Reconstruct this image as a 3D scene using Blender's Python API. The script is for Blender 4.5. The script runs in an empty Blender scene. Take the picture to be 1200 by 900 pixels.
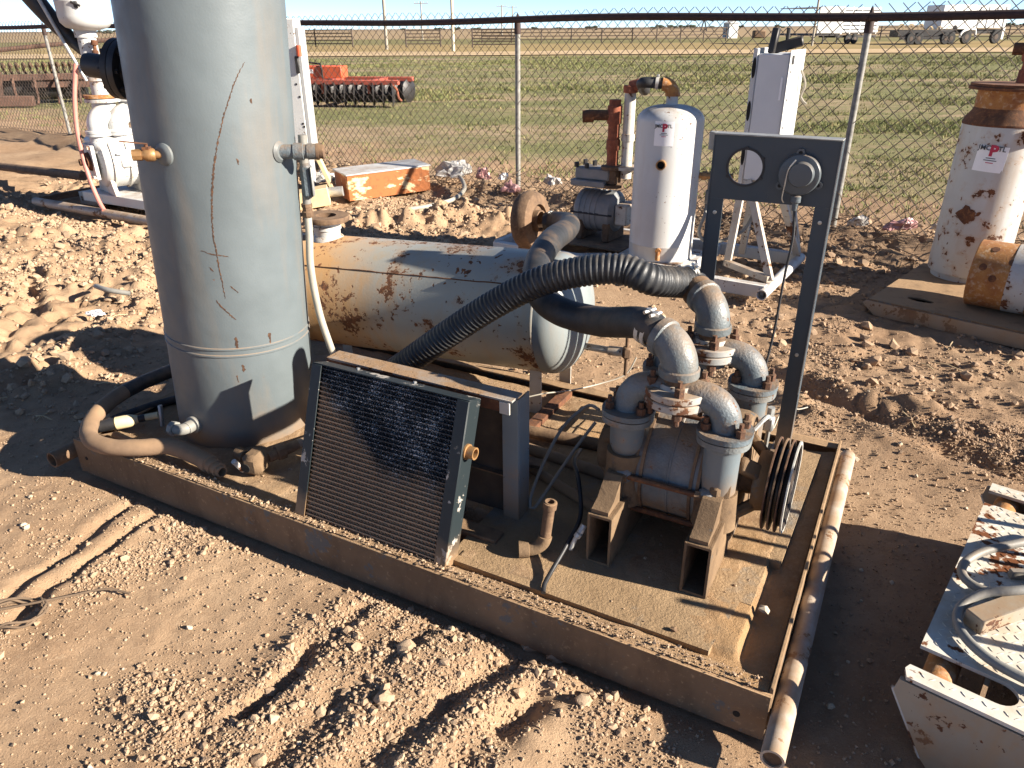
import bpy, bmesh, math, random
import numpy as np
from mathutils import Matrix, Vector, Euler

SC = bpy.context.scene
COL = SC.collection
R = math.radians
PI = math.pi

# ---------------------------------------------------------------- camera
cam_d = bpy.data.cameras.new('camera')
cam = bpy.data.objects.new('camera', cam_d)
COL.objects.link(cam)
cam.location = (0, 0, 1.6)
cam_d.sensor_width = 36.0
cam_d.lens = 36.0 * 867.0 / 1200.0
cam_d.clip_start = 0.05
cam_d.clip_end = 12000
cam.rotation_mode = 'QUATERNION'
cam.rotation_quaternion = (Matrix.Rotation(R(90 - 25.7), 3, 'X') @ Matrix.Rotation(R(-0.43), 3, 'Z')).to_quaternion()
SC.camera = cam

# ---------------------------------------------------------------- sky and sun
SUN_EL = R(23.5)
SUN_AWAY = R(20.5)          # light travels to the left and this much away from the camera
w = bpy.data.worlds.new('World')
SC.world = w
w.use_nodes = True
nt = w.node_tree
bg = nt.nodes['Background']
sky = nt.nodes.new('ShaderNodeTexSky')
sky.sky_type = 'NISHITA'
sky.sun_disc = False
sky.sun_elevation = SUN_EL
# sun stands towards (+cos, -sin): azimuth measured clockwise from +Y
sky.sun_rotation = math.atan2(math.cos(SUN_AWAY), -math.sin(SUN_AWAY))
sky.altitude = 900
sky.air_density = 0.40
sky.dust_density = 0.0
sky.ozone_density = 1.8
nt.links.new(sky.outputs[0], bg.inputs[0])
bg.inputs[1].default_value = 0.070
sun_d = bpy.data.lights.new('sun', 'SUN')
sun_d.energy = 5.0
sun_d.angle = R(0.53)
sun_d.color = (1.0, 0.91, 0.785)
sun = bpy.data.objects.new('sun', sun_d)
COL.objects.link(sun)
trav = Vector((-math.cos(SUN_AWAY) * math.cos(SUN_EL), math.sin(SUN_AWAY) * math.cos(SUN_EL), -math.sin(SUN_EL)))
sun.rotation_mode = 'QUATERNION'
sun.rotation_quaternion = trav.to_track_quat('-Z', 'Y')
sun.location = (8, -4, 6)
SC.view_settings.view_transform = 'Standard'
SC.view_settings.look = 'None'
SC.view_settings.gamma = 1.0
SC.view_settings.exposure = 1.6

# ---------------------------------------------------------------- mesh helpers
class MB:
    def __init__(s, M=None):
        s.v = []; s.f = []; s.M = M.copy() if M else Matrix()
    def add(s, verts, faces):
        b = len(s.v)
        M = s.M
        for p in verts:
            q = M @ Vector(p); s.v.append((q.x, q.y, q.z))
        for f in faces:
            s.f.append(tuple(i + b for i in f))
        return s
    def box(s, c, d, rot=None, ch=0.0):
        hx, hy, hz = d[0] / 2, d[1] / 2, d[2] / 2
        c = Vector(c)
        Rm = rot if rot is not None else Matrix.Identity(3)
        if ch <= 0:
            vs = [(x, y, z) for x in (-hx, hx) for y in (-hy, hy) for z in (-hz, hz)]
            fs = [(0, 1, 3, 2), (4, 6, 7, 5), (0, 4, 5, 1), (2, 3, 7, 6), (0, 2, 6, 4), (1, 5, 7, 3)]
            return s.add([c + Rm @ Vector(v) for v in vs], fs)
        ch = min(ch, hx * .8, hy * .8, hz * .8)
        bm = bmesh.new()
        bmesh.ops.create_cube(bm, size=1)
        for v in bm.verts:
            v.co = Vector((v.co.x * 2 * hx, v.co.y * 2 * hy, v.co.z * 2 * hz))
        bmesh.ops.bevel(bm, geom=bm.edges[:], offset=ch, segments=1, affect='EDGES')
        bm.verts.index_update()
        vs = [c + Rm @ v.co for v in bm.verts]
        fs = [[v.index for v in f.verts] for f in bm.faces]
        bm.free()
        return s.add(vs, fs)
    def span(s, a, b, ch=0.0):
        a = Vector(a); b = Vector(b)
        return s.box((a + b) / 2, [abs(x) for x in (b - a)], None, ch)
    def beam(s, a, b, wd, ht, up=(0, 0, 1), ch=0.0):
        a = Vector(a); b = Vector(b)
        d = b - a; L = d.length; x = d.normalized()
        up = Vector(up)
        y = up.cross(x)
        if y.length < 1e-5: y = Vector((0, 1, 0)).cross(x)
        y.normalize(); z = x.cross(y)
        Rm = Matrix((x, y, z)).transposed()
        return s.box((a + b) / 2, (L, wd, ht), Rm, ch)
    def lathe(s, prof, o=(0, 0, 0), axis=(0, 0, 1), n=24, a0=0.0):
        # prof: list of (radius, height)
        o = Vector(o); z = Vector(axis).normalized()
        x = z.orthogonal().normalized(); y = z.cross(x)
        vs = []; fs = []; rows = []
        for (r, h) in prof:
            if r < 1e-6:
                rows.append([len(vs)]); vs.append(o + z * h)
            else:
                row = []
                for k in range(n):
                    a = a0 + 2 * PI * k / n
                    row.append(len(vs)); vs.append(o + z * h + (x * math.cos(a) + y * math.sin(a)) * r)
                rows.append(row)
        for A, B in zip(rows[:-1], rows[1:]):
            if len(A) == 1 and len(B) == 1: continue
            if len(A) == 1:
                for k in range(n): fs.append((A[0], B[(k + 1) % n], B[k]))
            elif len(B) == 1:
                for k in range(n): fs.append((A[k], A[(k + 1) % n], B[0]))
            else:
                for k in range(n): fs.append((A[k], A[(k + 1) % n], B[(k + 1) % n], B[k]))
        return s.add(vs, fs)
    def cyl(s, a, b, r, r2=None, n=20, caps=True):
        a = Vector(a); b = Vector(b); d = b - a; L = d.length
        r2 = r if r2 is None else r2
        prof = [(r, 0), (r2, L)]
        if caps: prof = [(0, 0)] + prof + [(0, L)]
        return s.lathe(prof, a, d, n)
    def pipe(s, a, b, ro, ri, n=20):
        a = Vector(a); b = Vector(b); L = (b - a).length
        return s.lathe([(ri, L), (ri, 0), (ro, 0), (ro, L), (ri, L)], a, b - a, n)
    def tube(s, pts, r, n=12, caps=True, hollow=False):
        pts = [Vector(p) for p in pts]
        N = len(pts)
        rs = r if isinstance(r, (list, tuple)) else [r] * N
        tang = []
        for i in range(N):
            a = pts[max(i - 1, 0)]; b = pts[min(i + 1, N - 1)]
            tang.append((b - a).normalized())
        nrm = tang[0].orthogonal().normalized()
        vs = []; fs = []
        for i in range(N):
            t = tang[i]
            nrm = (nrm - t * nrm.dot(t))
            if nrm.length < 1e-6: nrm = t.orthogonal()
            nrm.normalize(); bn = t.cross(nrm)
            for k in range(n):
                a = 2 * PI * k / n
                vs.append(pts[i] + (nrm * math.cos(a) + bn * math.sin(a)) * rs[i])
        for i in range(N - 1):
            for k in range(n):
                fs.append((i * n + k, i * n + (k + 1) % n, (i + 1) * n + (k + 1) % n, (i + 1) * n + k))
        if caps:
            fs.append(tuple(range(n - 1, -1, -1))); fs.append(tuple((N - 1) * n + k for k in range(n)))
        return s.add(vs, fs)
    def elbow(s, c, d0, d1, rad, r, n=20, seg=10, a_max=90, rf=None):
        # bend: starts at c going along d0, turns towards d1, centre-line radius rad
        d0 = Vector(d0).normalized(); d1 = Vector(d1).normalized()
        c = Vector(c); pts = []
        for i in range(seg + 1):
            a = R(a_max) * i / seg
            pts.append(c + d0 * (rad * math.sin(a)) + d1 * (rad * (1 - math.cos(a))))
        s.tube(pts, r if rf is None else [rf(i / seg) for i in range(seg + 1)], n)
        return pts[-1]
    def prism(s, poly, o, u, v, t):
        # polygon (list of 2d) in plane o + u*a + v*b, extruded along u x v by t
        o = Vector(o); u = Vector(u); v = Vector(v); nn = u.cross(v).normalized() * t
        n = len(poly)
        vs = [o + u * a + v * b for a, b in poly] + [o + u * a + v * b + nn for a, b in poly]
        fs = [tuple(range(n - 1, -1, -1)), tuple(range(n, 2 * n))]
        for k in range(n): fs.append((k, (k + 1) % n, n + (k + 1) % n, n + k))
        return s.add(vs, fs)
    def holed(s, x0, x1, y0, y1, cx, cy, rfun, o, u, v, t, n=40):
        # rectangle with a star-shaped hole, thickness t
        o = Vector(o); u = Vector(u); v = Vector(v); nn = u.cross(v).normalized() * t
        angs = [2 * PI * k / n for k in range(n)]
        for (a, b) in ((x0, y0), (x1, y0), (x1, y1), (x0, y1)):
            angs.append(math.atan2(b - cy, a - cx) % (2 * PI))
        angs = sorted(set(round(a, 6) for a in angs)); m = len(angs)
        inn = []; out = []
        for a in angs:
            ca, sa = math.cos(a), math.sin(a); rr = rfun(a)
            inn.append((cx + ca * rr, cy + sa * rr))
            k = 1e9
            if ca > 1e-9: k = min(k, (x1 - cx) / ca)
            if ca < -1e-9: k = min(k, (x0 - cx) / ca)
            if sa > 1e-9: k = min(k, (y1 - cy) / sa)
            if sa < -1e-9: k = min(k, (y0 - cy) / sa)
            out.append((cx + ca * k, cy + sa * k))
        P = lambda p, h: o + u * p[0] + v * p[1] + nn * h
        vs = [P(p, 0) for p in inn] + [P(p, 0) for p in out] + [P(p, 1) for p in inn] + [P(p, 1) for p in out]
        fs = []
        for k in range(m):
            j = (k + 1) % m
            fs.append((k, j, m + j, m + k)); fs.append((2 * m + k, 3 * m + k, 3 * m + j, 2 * m + j))
            fs.append((k, 2 * m + k, 2 * m + j, j)); fs.append((m + k, m + j, 3 * m + j, 3 * m + k))
        return s.add(vs, fs)
    def sphere(s, c, r, n=16, m=10, sc=(1, 1, 1)):
        c = Vector(c); vs = [c + Vector((0, 0, -r * sc[2]))]; fs = []
        for i in range(1, m):
            p = -PI / 2 + PI * i / m
            for k in range(n):
                a = 2 * PI * k / n
                vs.append(c + Vector((math.cos(p) * math.cos(a) * r * sc[0], math.cos(p) * math.sin(a) * r * sc[1], math.sin(p) * r * sc[2])))
        vs.append(c + Vector((0, 0, r * sc[2])))
        for k in range(n): fs.append((0, 1 + (k + 1) % n, 1 + k))
        for i in range(m - 2):
            for k in range(n):
                a = 1 + i * n + k; b = 1 + i * n + (k + 1) % n
                fs.append((a, b, b + n, a + n))
        L = len(vs) - 1
        for k in range(n): fs.append((1 + (m - 2) * n + k, 1 + (m - 2) * n + (k + 1) % n, L))
        return s.add(vs, fs)

def spline(pts, step=0.02):
    P = [Vector(p) for p in pts]; out = []
    n = len(P)
    for i in range(n - 1):
        p0 = P[max(i - 1, 0)]; p1 = P[i]; p2 = P[i + 1]; p3 = P[min(i + 2, n - 1)]
        m = max(2, int((p2 - p1).length / step))
        for k in range(m):
            t = k / m
            out.append(0.5 * ((2 * p1) + (p2 - p0) * t + (2 * p0 - 5 * p1 + 4 * p2 - p3) * t * t + (3 * p1 - p0 - 3 * p2 + p3) * t ** 3))
    out.append(P[-1])
    return out

def _mesh(name, v, f, sharp=38):
    me = bpy.data.meshes.new(name)
    me.from_pydata(v, [], f)
    me.update()
    me.polygons.foreach_set('use_smooth', [True] * len(me.polygons))
    me.set_sharp_from_angle(angle=R(sharp))
    return me

def tag(o, label=None, cat=None, group=None, kind=None):
    if label: o['label'] = label
    if cat: o['category'] = cat
    if group: o['group'] = group
    if kind: o['kind'] = kind
    return o

def thing(name, loc, label, cat, group=None):
    o = bpy.data.objects.new(name, None)
    o.empty_display_size = 0.1
    o.location = loc
    COL.objects.link(o)
    o['org'] = [float(c) for c in loc]
    return tag(o, label, cat, group)

def part(name, mb, mat, parent, label=None, kind=None, sharp=38):
    """mesh part: mb holds world coordinates; parent is a thing or a part"""
    org = Vector(parent['org'])
    me = _mesh(name, [(x - org.x, y - org.y, z - org.z) for x, y, z in mb.v], mb.f, sharp)
    me.materials.append(mat)
    o = bpy.data.objects.new(name, me)
    COL.objects.link(o)
    o.parent = parent
    o['org'] = [float(c) for c in org]
    return tag(o, label, None, None, kind)

def single(name, mb, mat, loc, label=None, cat=None, group=None, kind=None, sharp=38):
    loc = Vector(loc)
    me = _mesh(name, [(x - loc.x, y - loc.y, z - loc.z) for x, y, z in mb.v], mb.f, sharp)
    me.materials.append(mat)
    o = bpy.data.objects.new(name, me)
    o.location = loc
    COL.objects.link(o)
    o['org'] = [float(c) for c in loc]
    return tag(o, label, cat, group, kind)

def text_mesh(txt, size, M, mat, parent, name, depth=0.0006, bold=0.0):
    cu = bpy.data.curves.new('t', 'FONT')
    cu.body = txt; cu.size = size; cu.align_x = 'CENTER'; cu.align_y = 'CENTER'; cu.extrude = depth
    cu.resolution_u = 2; cu.offset = bold
    to = bpy.data.objects.new('t', cu)
    COL.objects.link(to)
    dg = bpy.context.evaluated_depsgraph_get()
    me = bpy.data.meshes.new_from_object(to.evaluated_get(dg))
    bpy.data.objects.remove(to); bpy.data.curves.remove(cu)
    org = Vector(parent['org'])
    me.transform(Matrix.Translation(-org) @ M)
    me.materials.clear(); me.materials.append(mat)
    me.name = name
    o = bpy.data.objects.new(name, me)
    COL.objects.link(o); o.parent = parent
    o['org'] = [float(c) for c in org]
    return o

# ---------------------------------------------------------------- material helpers
class NT:
    def __init__(s, name):
        s.m = bpy.data.materials.new(name); s.m.use_nodes = True
        s.t = s.m.node_tree; s.b = s.t.nodes['Principled BSDF']
        s.geo = s.t.nodes.new('ShaderNodeNewGeometry')
    def n(s, typ, **kw):
        nd = s.t.nodes.new(typ)
        for k, v in kw.items(): setattr(nd, k, v)
        return nd
    def lk(s, a, b): s.t.links.new(a, b)
    def pos(s, scale=(1, 1, 1), off=(0, 0, 0)):
        mp = s.n('ShaderNodeMapping'); mp.inputs['Scale'].default_value = scale; mp.inputs['Location'].default_value = off
        s.lk(s.geo.outputs['Position'], mp.inputs['Vector']); return mp.outputs[0]
    def noise(s, sc, det=5, rough=.55, vec=None, dist=0.0):
        nd = s.n('ShaderNodeTexNoise'); nd.inputs['Scale'].default_value = sc
        nd.inputs['Detail'].default_value = det; nd.inputs['Roughness'].default_value = rough
        nd.inputs['Distortion'].default_value = dist
        s.lk(vec if vec is not None else s.geo.outputs['Position'], nd.inputs['Vector'])
        return nd.outputs['Fac']
    def vor(s, sc, feat='F1', vec=None, rnd=1.0):
        nd = s.n('ShaderNodeTexVoronoi'); nd.feature = feat; nd.inputs['Scale'].default_value = sc
        nd.inputs['Randomness'].default_value = rnd
        s.lk(vec if vec is not None else s.geo.outputs['Position'], nd.inputs['Vector'])
        return nd
    def rng(s, v, a, b, c=0.0, d=1.0):
        nd = s.n('ShaderNodeMapRange'); nd.clamp = True
        s.lk(v, nd.inputs[0])
        for i, x in enumerate((a, b, c, d)): nd.inputs[i + 1].default_value = x
        return nd.outputs[0]
    def math(s, op, a, b=None, clamp=False):
        nd = s.n('ShaderNodeMath', operation=op, use_clamp=clamp)
        for i, x in enumerate((a, b)):
            if x is None: continue
            if isinstance(x, (int, float)): nd.inputs[i].default_value = x
            else: s.lk(x, nd.inputs[i])
        return nd.outputs[0]
    def mix(s, f, a, b, mode='MIX'):
        nd = s.n('ShaderNodeMix', data_type='RGBA', blend_type=mode)
        if isinstance(f, (int, float)): nd.inputs[0].default_value = f
        else: s.lk(f, nd.inputs[0])
        for i, x in ((6, a), (7, b)):
            if isinstance(x, tuple): nd.inputs[i].default_value = (*x[:3], 1)
            else: s.lk(x, nd.inputs[i])
        return nd.outputs[2]
    def sep(s, v):
        nd = s.n('ShaderNodeSeparateXYZ'); s.lk(v, nd.inputs[0]); return nd.outputs
    def bump(s, h, st=0.3, dist=0.01):
        nd = s.n('ShaderNodeBump'); nd.inputs['Strength'].default_value = st; nd.inputs['Distance'].default_value = dist
        s.lk(h, nd.inputs['Height']); s.lk(nd.outputs[0], s.b.inputs['Normal'])
    def out(s, col, rough=.6, metal=0.0, spec=None):
        if isinstance(col, tuple): s.b.inputs['Base Color'].default_value = (*col[:3], 1)
        else: s.lk(col, s.b.inputs['Base Color'])
        if isinstance(rough, (int, float)): s.b.inputs['Roughness'].default_value = rough
        else: s.lk(rough, s.b.inputs['Roughness'])
        s.b.inputs['Metallic'].default_value = metal
        if spec is not None: s.b.inputs['Specular IOR Level'].default_value = spec
        return s.m

DUST = (0.275, 0.172, 0.092)
RUST1 = (0.150, 0.055, 0.021)
RUST2 = (0.058, 0.025, 0.014)
RUST3 = (0.300, 0.125, 0.042)

def paint(name, col, rust=0.70, rs=5.0, chip=0.74, cs=38, dust=0.0, stain=0.0, rough=.45, var=.12, low=None, lowh=(0.1, 0.5), grime=0.0, dent=0.0):
    """painted steel: rust patches (noise above `rust`), small chips, run-down stains, dust on upward faces.
    low: dirt splashed up from the ground, between world heights lowh"""
    q = NT(name)
    big = q.noise(rs, 7, .62)
    sm = q.noise(cs, 4, .6)
    v = q.noise(2.3, 4, .6)
    dk = tuple(c * (1 - var) for c in col); lt = tuple(min(1, c * (1 + var)) for c in col)
    c = q.mix(q.rng(v, .3, .7), dk, lt)
    if stain > 0:
        st = q.noise(7, 5, .6, q.pos((1, 1, .16)))
        c = q.mix(q.rng(st, .52, .75, 0, stain), c, (0.33, 0.19, 0.075))
    if grime > 0:
        g1 = q.noise(11, 7, .7)
        c = q.mix(q.rng(g1, .42, .68, 0, grime), c, tuple(x * .35 for x in col))
        c = q.mix(q.rng(q.noise(19, 6, .7), .54, .70, 0, grime), c, (0.17, 0.105, 0.06))
    r1 = q.rng(q.math('ADD', big, q.math('MULTIPLY', q.math('SUBTRACT', sm, .5), .35)), rust, rust + .02)
    spot = q.rng(q.math('ADD', sm, q.math('MULTIPLY', q.math('SUBTRACT', q.noise(3, 3), .5), .45)), chip, chip + .02)
    halo = q.rng(big, rust - .09, rust + .04, 0, .55)
    c = q.mix(halo, c, (0.36, 0.20, 0.09)) if rust < .69 else c
    rc = q.mix(q.rng(q.noise(24, 5, .7), .35, .65), RUST2, RUST1)
    rc = q.mix(q.rng(q.noise(60, 3), .55, .75, 0, .6), rc, RUST3)
    m = q.math('MAXIMUM', r1, spot)
    c = q.mix(m, c, rc)
    if dust > 0:
        nz = q.sep(q.geo.outputs['Normal'])[2]
        d = q.math('MULTIPLY', q.rng(nz, .15, .85), q.rng(q.noise(9, 6, .65), .5 - dust * .5, .75 - dust * .4))
        c = q.mix(q.math('MULTIPLY', d, min(1, .4 + dust)), c, DUST)
    if low:
        pz = q.sep(q.geo.outputs['Position'])[2]
        hgt = q.math('ADD', pz, q.math('MULTIPLY', q.math('SUBTRACT', q.noise(8, 6, .7), .5), (lowh[1] - lowh[0]) * 1.6))
        c = q.mix(q.rng(hgt, lowh[1], lowh[0], 0, low), c, DUST)
    rg = q.math('ADD', q.rng(m, 0, 1, rough, .9), q.rng(q.noise(14, 4), .3, .7, -.06, .1), True)
    hh = q.math('ADD', q.math('MULTIPLY', m, -.5), q.math('MULTIPLY', q.noise(140, 3), .25 + grime))
    if dent > 0: hh = q.math('ADD', hh, q.math('MULTIPLY', q.noise(3.5, 3, .5), dent))
    q.bump(hh, .35 + .3 * grime, .004)
    return q.out(c, rg)

def tank_mat():
    q = NT('weathered_tank_paint')
    c = q.mix(q.rng(q.noise(2.3, 4, .6), .3, .7), (0.245, 0.252, 0.232), (0.315, 0.318, 0.292))
    run = q.noise(9, 5, .65, q.pos((1, 1, .12)))
    c = q.mix(q.rng(run, .50, .75, 0, .55), c, (0.36, 0.235, 0.11))
    # rust water that ran down from the flange at the far end
    P = q.sep(q.geo.outputs['Position'])
    dx = q.math('SUBTRACT', P[0], -.86); 
    near = q.rng(q.math('ADD', q.math('ABSOLUTE', dx), q.math('MULTIPLY', q.math('SUBTRACT', run, .5), .7)), .34, .06, 0, .85)
    c = q.mix(near, c, (0.40, 0.215, 0.075))
    big = q.noise(4.6, 8, .68); sm = q.noise(44, 5, .65)
    m = q.math('ADD', big, q.math('MULTIPLY', q.math('SUBTRACT', sm, .5), .5))
    halo = q.rng(q.math('ADD', q.noise(4.6, 2, .5), q.math('MULTIPLY', q.math('SUBTRACT', sm, .5), .2)), .54, .66, 0, .6)
    c = q.mix(halo, c, (0.35, 0.20, 0.09))
    r1 = q.rng(m, .58, .615)
    rc = q.mix(q.rng(q.noise(30, 6, .7), .35, .65), RUST2, RUST1)
    rc = q.mix(q.rng(q.noise(90, 3), .52, .72, 0, .7), rc, RUST3)
    spot = q.rng(q.math('ADD', q.noise(26, 3, .5), q.math('MULTIPLY', q.math('SUBTRACT', q.noise(2.5, 3), .5), .5)), .72, .74)
    m2 = q.math('MAXIMUM', r1, spot)
    c = q.mix(m2, c, rc)
    q.bump(q.math('ADD', q.math('MULTIPLY', m2, -.6), q.math('MULTIPLY', q.noise(120, 4), .3)), .4, .004)
    return q.out(c, q.rng(m2, 0, 1, .45, .9))

def rusty(name, a=RUST1, b=RUST2, hi=RUST3, dust=.3, sc=14):
    q = NT(name)
    c = q.mix(q.rng(q.noise(sc, 7, .68), .34, .66), b, a)
    c = q.mix(q.rng(q.noise(sc * 3.5, 4, .6), .52, .75, 0, .7), c, hi)
    nz = q.sep(q.geo.outputs['Normal'])[2]
    c = q.mix(q.math('MULTIPLY', q.rng(nz, .1, .9), q.rng(q.noise(8, 6), .4, .7, 0, dust)), c, DUST)
    q.bump(q.noise(90, 5, .7), .5, .004)
    return q.out(c, .88)

def plain(name, col, rough=.6, var=.15, sc=20, dust=0.0, metal=0.0, bump=.2, dcol=DUST):
    q = NT(name)
    c = q.mix(q.rng(q.noise(sc, 5, .6), .3, .7), tuple(x * (1 - var) for x in col), tuple(min(1, x * (1 + var)) for x in col))
    if dust > 0:
        nz = q.sep(q.geo.outputs['Normal'])[2]
        d = q.math('MULTIPLY', q.rng(nz, -.5, .9), q.rng(q.noise(6, 6, .65), .62 - dust * .4, .9 - dust * .4))
        c = q.mix(q.math('MULTIPLY', d, min(1., .35 + dust * .7)), c, dcol)
    if bump: q.bump(q.noise(sc * 6, 4), bump, .003)
    return q.out(c, rough, metal)

M = {}
M['blue'] = paint('blue_grey_paint', (0.106, 0.127, 0.135), .80, 5, .755, 46, .25, .20, .52, .15, .75, (.10, .30), 0, 6.0)
M['tank'] = tank_mat()
M['pump'] = paint('dusty_blue_grey_paint', (0.122, 0.152, 0.170), .70, 9, .70, 60, .35, .2, .5, .16, .95, (.22, .38), .75)
M['panel'] = paint('panel_dark_blue_grey_paint', (0.042, 0.057, 0.070), .80, 6, .82, 50, .15, .06, .45, .1, .5, (.14, .35))
M['bracket'] = paint('bracket_blue_grey_paint', (0.155, 0.190, 0.210), .64, 7, .70, 55, .6, .2, .5, .12, .8, (.14, .36))
M['white'] = paint('chipped_white_paint', (0.52, 0.52, 0.50), .72, 7, .685, 52, .2, .25, .45, .07)
M['white_dirty'] = paint('dirty_white_paint', (0.50, 0.48, 0.43), .62, 8, .68, 40, .4, .45, .5, .10, .7, (.0, .25))
M['white_rust'] = paint('rust_eaten_white_paint', (0.43, 0.44, 0.43), .60, 11, .655, 34, .2, .5, .55, .10)
M['orange_rust'] = rusty('orange_rust', (0.42, 0.20, 0.055), (0.24, 0.085, 0.028), (0.55, 0.45, 0.32), .15, 11)
M['rust'] = rusty('rust')
M['rust_red'] = rusty('red_rust', (0.33, 0.095, 0.045), (0.16, 0.05, 0.028), (0.42, 0.17, 0.09), .2)
M['rust_dusty'] = rusty('dusty_rust', (0.165, 0.098, 0.054), (0.080, 0.047, 0.028), (0.235, 0.150, 0.085), .9)
def skid_mat():
    q = NT('dirt_caked_skid_steel')
    c = q.mix(q.rng(q.noise(3, 6, .65), .3, .7), (0.135, 0.088, 0.052), (0.225, 0.148, 0.088))
    st = q.noise(9, 6, .65, q.pos((1, 1, .35)))
    c = q.mix(q.rng(st, .48, .72, 0, .7), c, (0.085, 0.056, 0.036))
    pn = q.math('ADD', q.noise(3.2, 6, .7), q.math('MULTIPLY', q.math('SUBTRACT', q.noise(40, 4), .5), .25))
    c = q.mix(q.rng(pn, .595, .62, 0, .75), c, (0.115, 0.128, 0.130))
    c = q.mix(q.rng(q.noise(70, 4, .6), .60, .72, 0, .7), c, (0.36, 0.25, 0.145))
    nz = q.sep(q.geo.outputs['Normal'])[2]
    c = q.mix(q.math('MULTIPLY', q.rng(nz, .15, .85), q.rng(q.noise(9, 6, .65), .25, .5)), c, (0.315, 0.205, 0.115))
    q.bump(q.math('ADD', q.noise(40, 7, .75), q.math('MULTIPLY', pn, .6)), .6, .005)
    return q.out(c, .9, 0, .25)
M['skid'] = skid_mat()
M['deck'] = plain('dust_covered_deck', (0.30, 0.195, 0.115), .95, .14, 9, 0)
def plate_mat():
    q = NT('dusty_base_plate')
    c = q.mix(q.rng(q.noise(4, 6, .65), .3, .7), (0.235, 0.155, 0.085), (0.350, 0.240, 0.138))
    c = q.mix(q.rng(q.noise(2.4, 6, .7), .56, .66, 0, .75), c, (0.215, 0.205, 0.180))
    c = q.mix(q.rng(q.noise(30, 6, .7), .55, .72, 0, .5), c, (0.150, 0.098, 0.058))
    c = q.mix(q.rng(q.noise(150, 4, .6), .58, .70, 0, .5), c, (0.42, 0.31, 0.19))
    q.bump(q.math('ADD', q.noise(22, 8, .75), q.math('MULTIPLY', q.noise(130, 4), .4)), .9, .008)
    return q.out(c, .95, 0, .2)
M['plate'] = plate_mat()
def dusty_mat():
    q = NT('dust_caked_steel')
    c = q.mix(q.rng(q.noise(7, 6, .65), .3, .7), (0.112, 0.073, 0.044), (0.225, 0.150, 0.088))
    c = q.mix(q.rng(q.noise(16, 6, .7), .56, .68, 0, .8), c, (0.060, 0.042, 0.030))
    c = q.mix(q.rng(q.noise(8, 6, .7), .60, .66, 0, .6), c, (0.125, 0.140, 0.145))
    q.bump(q.noise(60, 7, .75), .7, .005)
    return q.out(c, .92, 0, .2)
M['dusty'] = dusty_mat()
M['rubber'] = plain('black_rubber', (0.020, 0.021, 0.023), .58, .3, 26, .35)
M['ribbed'] = plain('ribbed_black_rubber', (0.024, 0.025, 0.027), .5, .3, 40, .25, dcol=(0.33, 0.27, 0.2))
M['mudhose'] = plain('mud_caked_hose', (0.225, 0.145, 0.088), .92, .2, 16, .6)
M['conduit'] = plain('grey_conduit', (0.21, 0.205, 0.185), .55, .15, 16, .4)
M['beige'] = plain('beige_conduit', (0.36, 0.33, 0.27), .55, .15, 12, .2)
M['galv'] = plain('galvanised_steel', (0.42, 0.42, 0.40), .48, .2, 30, .15, .55)
M['wire'] = plain('fence_wire', (0.105, 0.082, 0.066), .7, .25, 3, 0, .1, 0)
M['rail'] = plain('rusty_brown_rail', (0.040, 0.022, 0.018), .8, .3, 18, 0)
M['brass'] = plain('tarnished_brass', (0.36, 0.20, 0.085), .45, .25, 22, .2, .45)
M['black'] = plain('black_paint', (0.018, 0.018, 0.02), .5, .3, 18, .2)
M['steel'] = plain('bright_steel', (0.50, 0.49, 0.46), .35, .2, 30, .1, .7)
M['zinc'] = plain('dull_zinc', (0.33, 0.33, 0.31), .5, .15, 30, .1, .4)
M['cream'] = plain('cream_plastic', (0.62, 0.52, 0.30), .6, .12, 18, .15)
M['pink'] = plain('faded_pink_hose', (0.50, 0.20, 0.155), .55, .12, 9, .1)
M['wood'] = plain('raw_timber', (0.62, 0.47, 0.26), .8, .12, 14)
M['graywood'] = plain('grey_timber', (0.30, 0.27, 0.22), .85, .2, 6)
M['palewood'] = plain('pale_timber_pole', (0.52, 0.46, 0.34), .85, .12, 6)
M['red'] = plain('orange_red_paint', (0.55, 0.095, 0.035), .5, .15, 4, 0)
M['reddark'] = plain('faded_red_paint', (0.34, 0.075, 0.045), .6, .25, 4, 0)
M['darksteel'] = plain('dark_steel', (0.030, 0.027, 0.026), .5, .4, 5, 0, .3)
M['farwhite'] = plain('trailer_white', (0.72, 0.71, 0.68), .5, .08, .6, 0, 0, 0)
M['fargrey'] = plain('trailer_grey', (0.42, 0.42, 0.41), .6, .08, .6, 0, 0, 0)
M['tyre'] = plain('tyre_rubber', (0.022, 0.022, 0.022), .8, .2, 5)
M['label'] = plain('white_sticker', (0.80, 0.80, 0.80), .4, .03, 30, 0, 0, 0)
M['ink'] = plain('black_ink', (0.03, 0.04, 0.05), .5, .1, 30, 0, 0, 0)
M['inkred'] = plain('red_ink', (0.45, 0.02, 0.06), .5, .1, 30, 0, 0, 0)
M['hole'] = plain('dark_opening', (0.010, 0.009, 0.008), .9, .1, 30, 0, 0, 0)
M['pinktrash'] = plain('pink_wrapper', (0.42, 0.22, 0.21), .4, .3, 20, 0, 0, 0)
M['clearplastic'] = plain('pale_plastic_film', (0.45, 0.43, 0.40), .3, .2, 14, 0, 0, 0)
M['stick'] = plain('dry_brush', (0.14, 0.095, 0.06), .9, .4, 12)
M['stickpale'] = plain('dry_straw', (0.42, 0.32, 0.19), .9, .3, 12)
M['cabgrey'] = plain('cabinet_grey_white', (0.60, 0.61, 0.61), .42, .05, 4)
M['fartree'] = plain('far_brush', (0.045, 0.055, 0.035), .9, .2, .05, 0, 0, 0)
M['post'] = plain('grey_fence_post', (0.215, 0.205, 0.185), .6, .35, 26, .1, .2)
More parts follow.
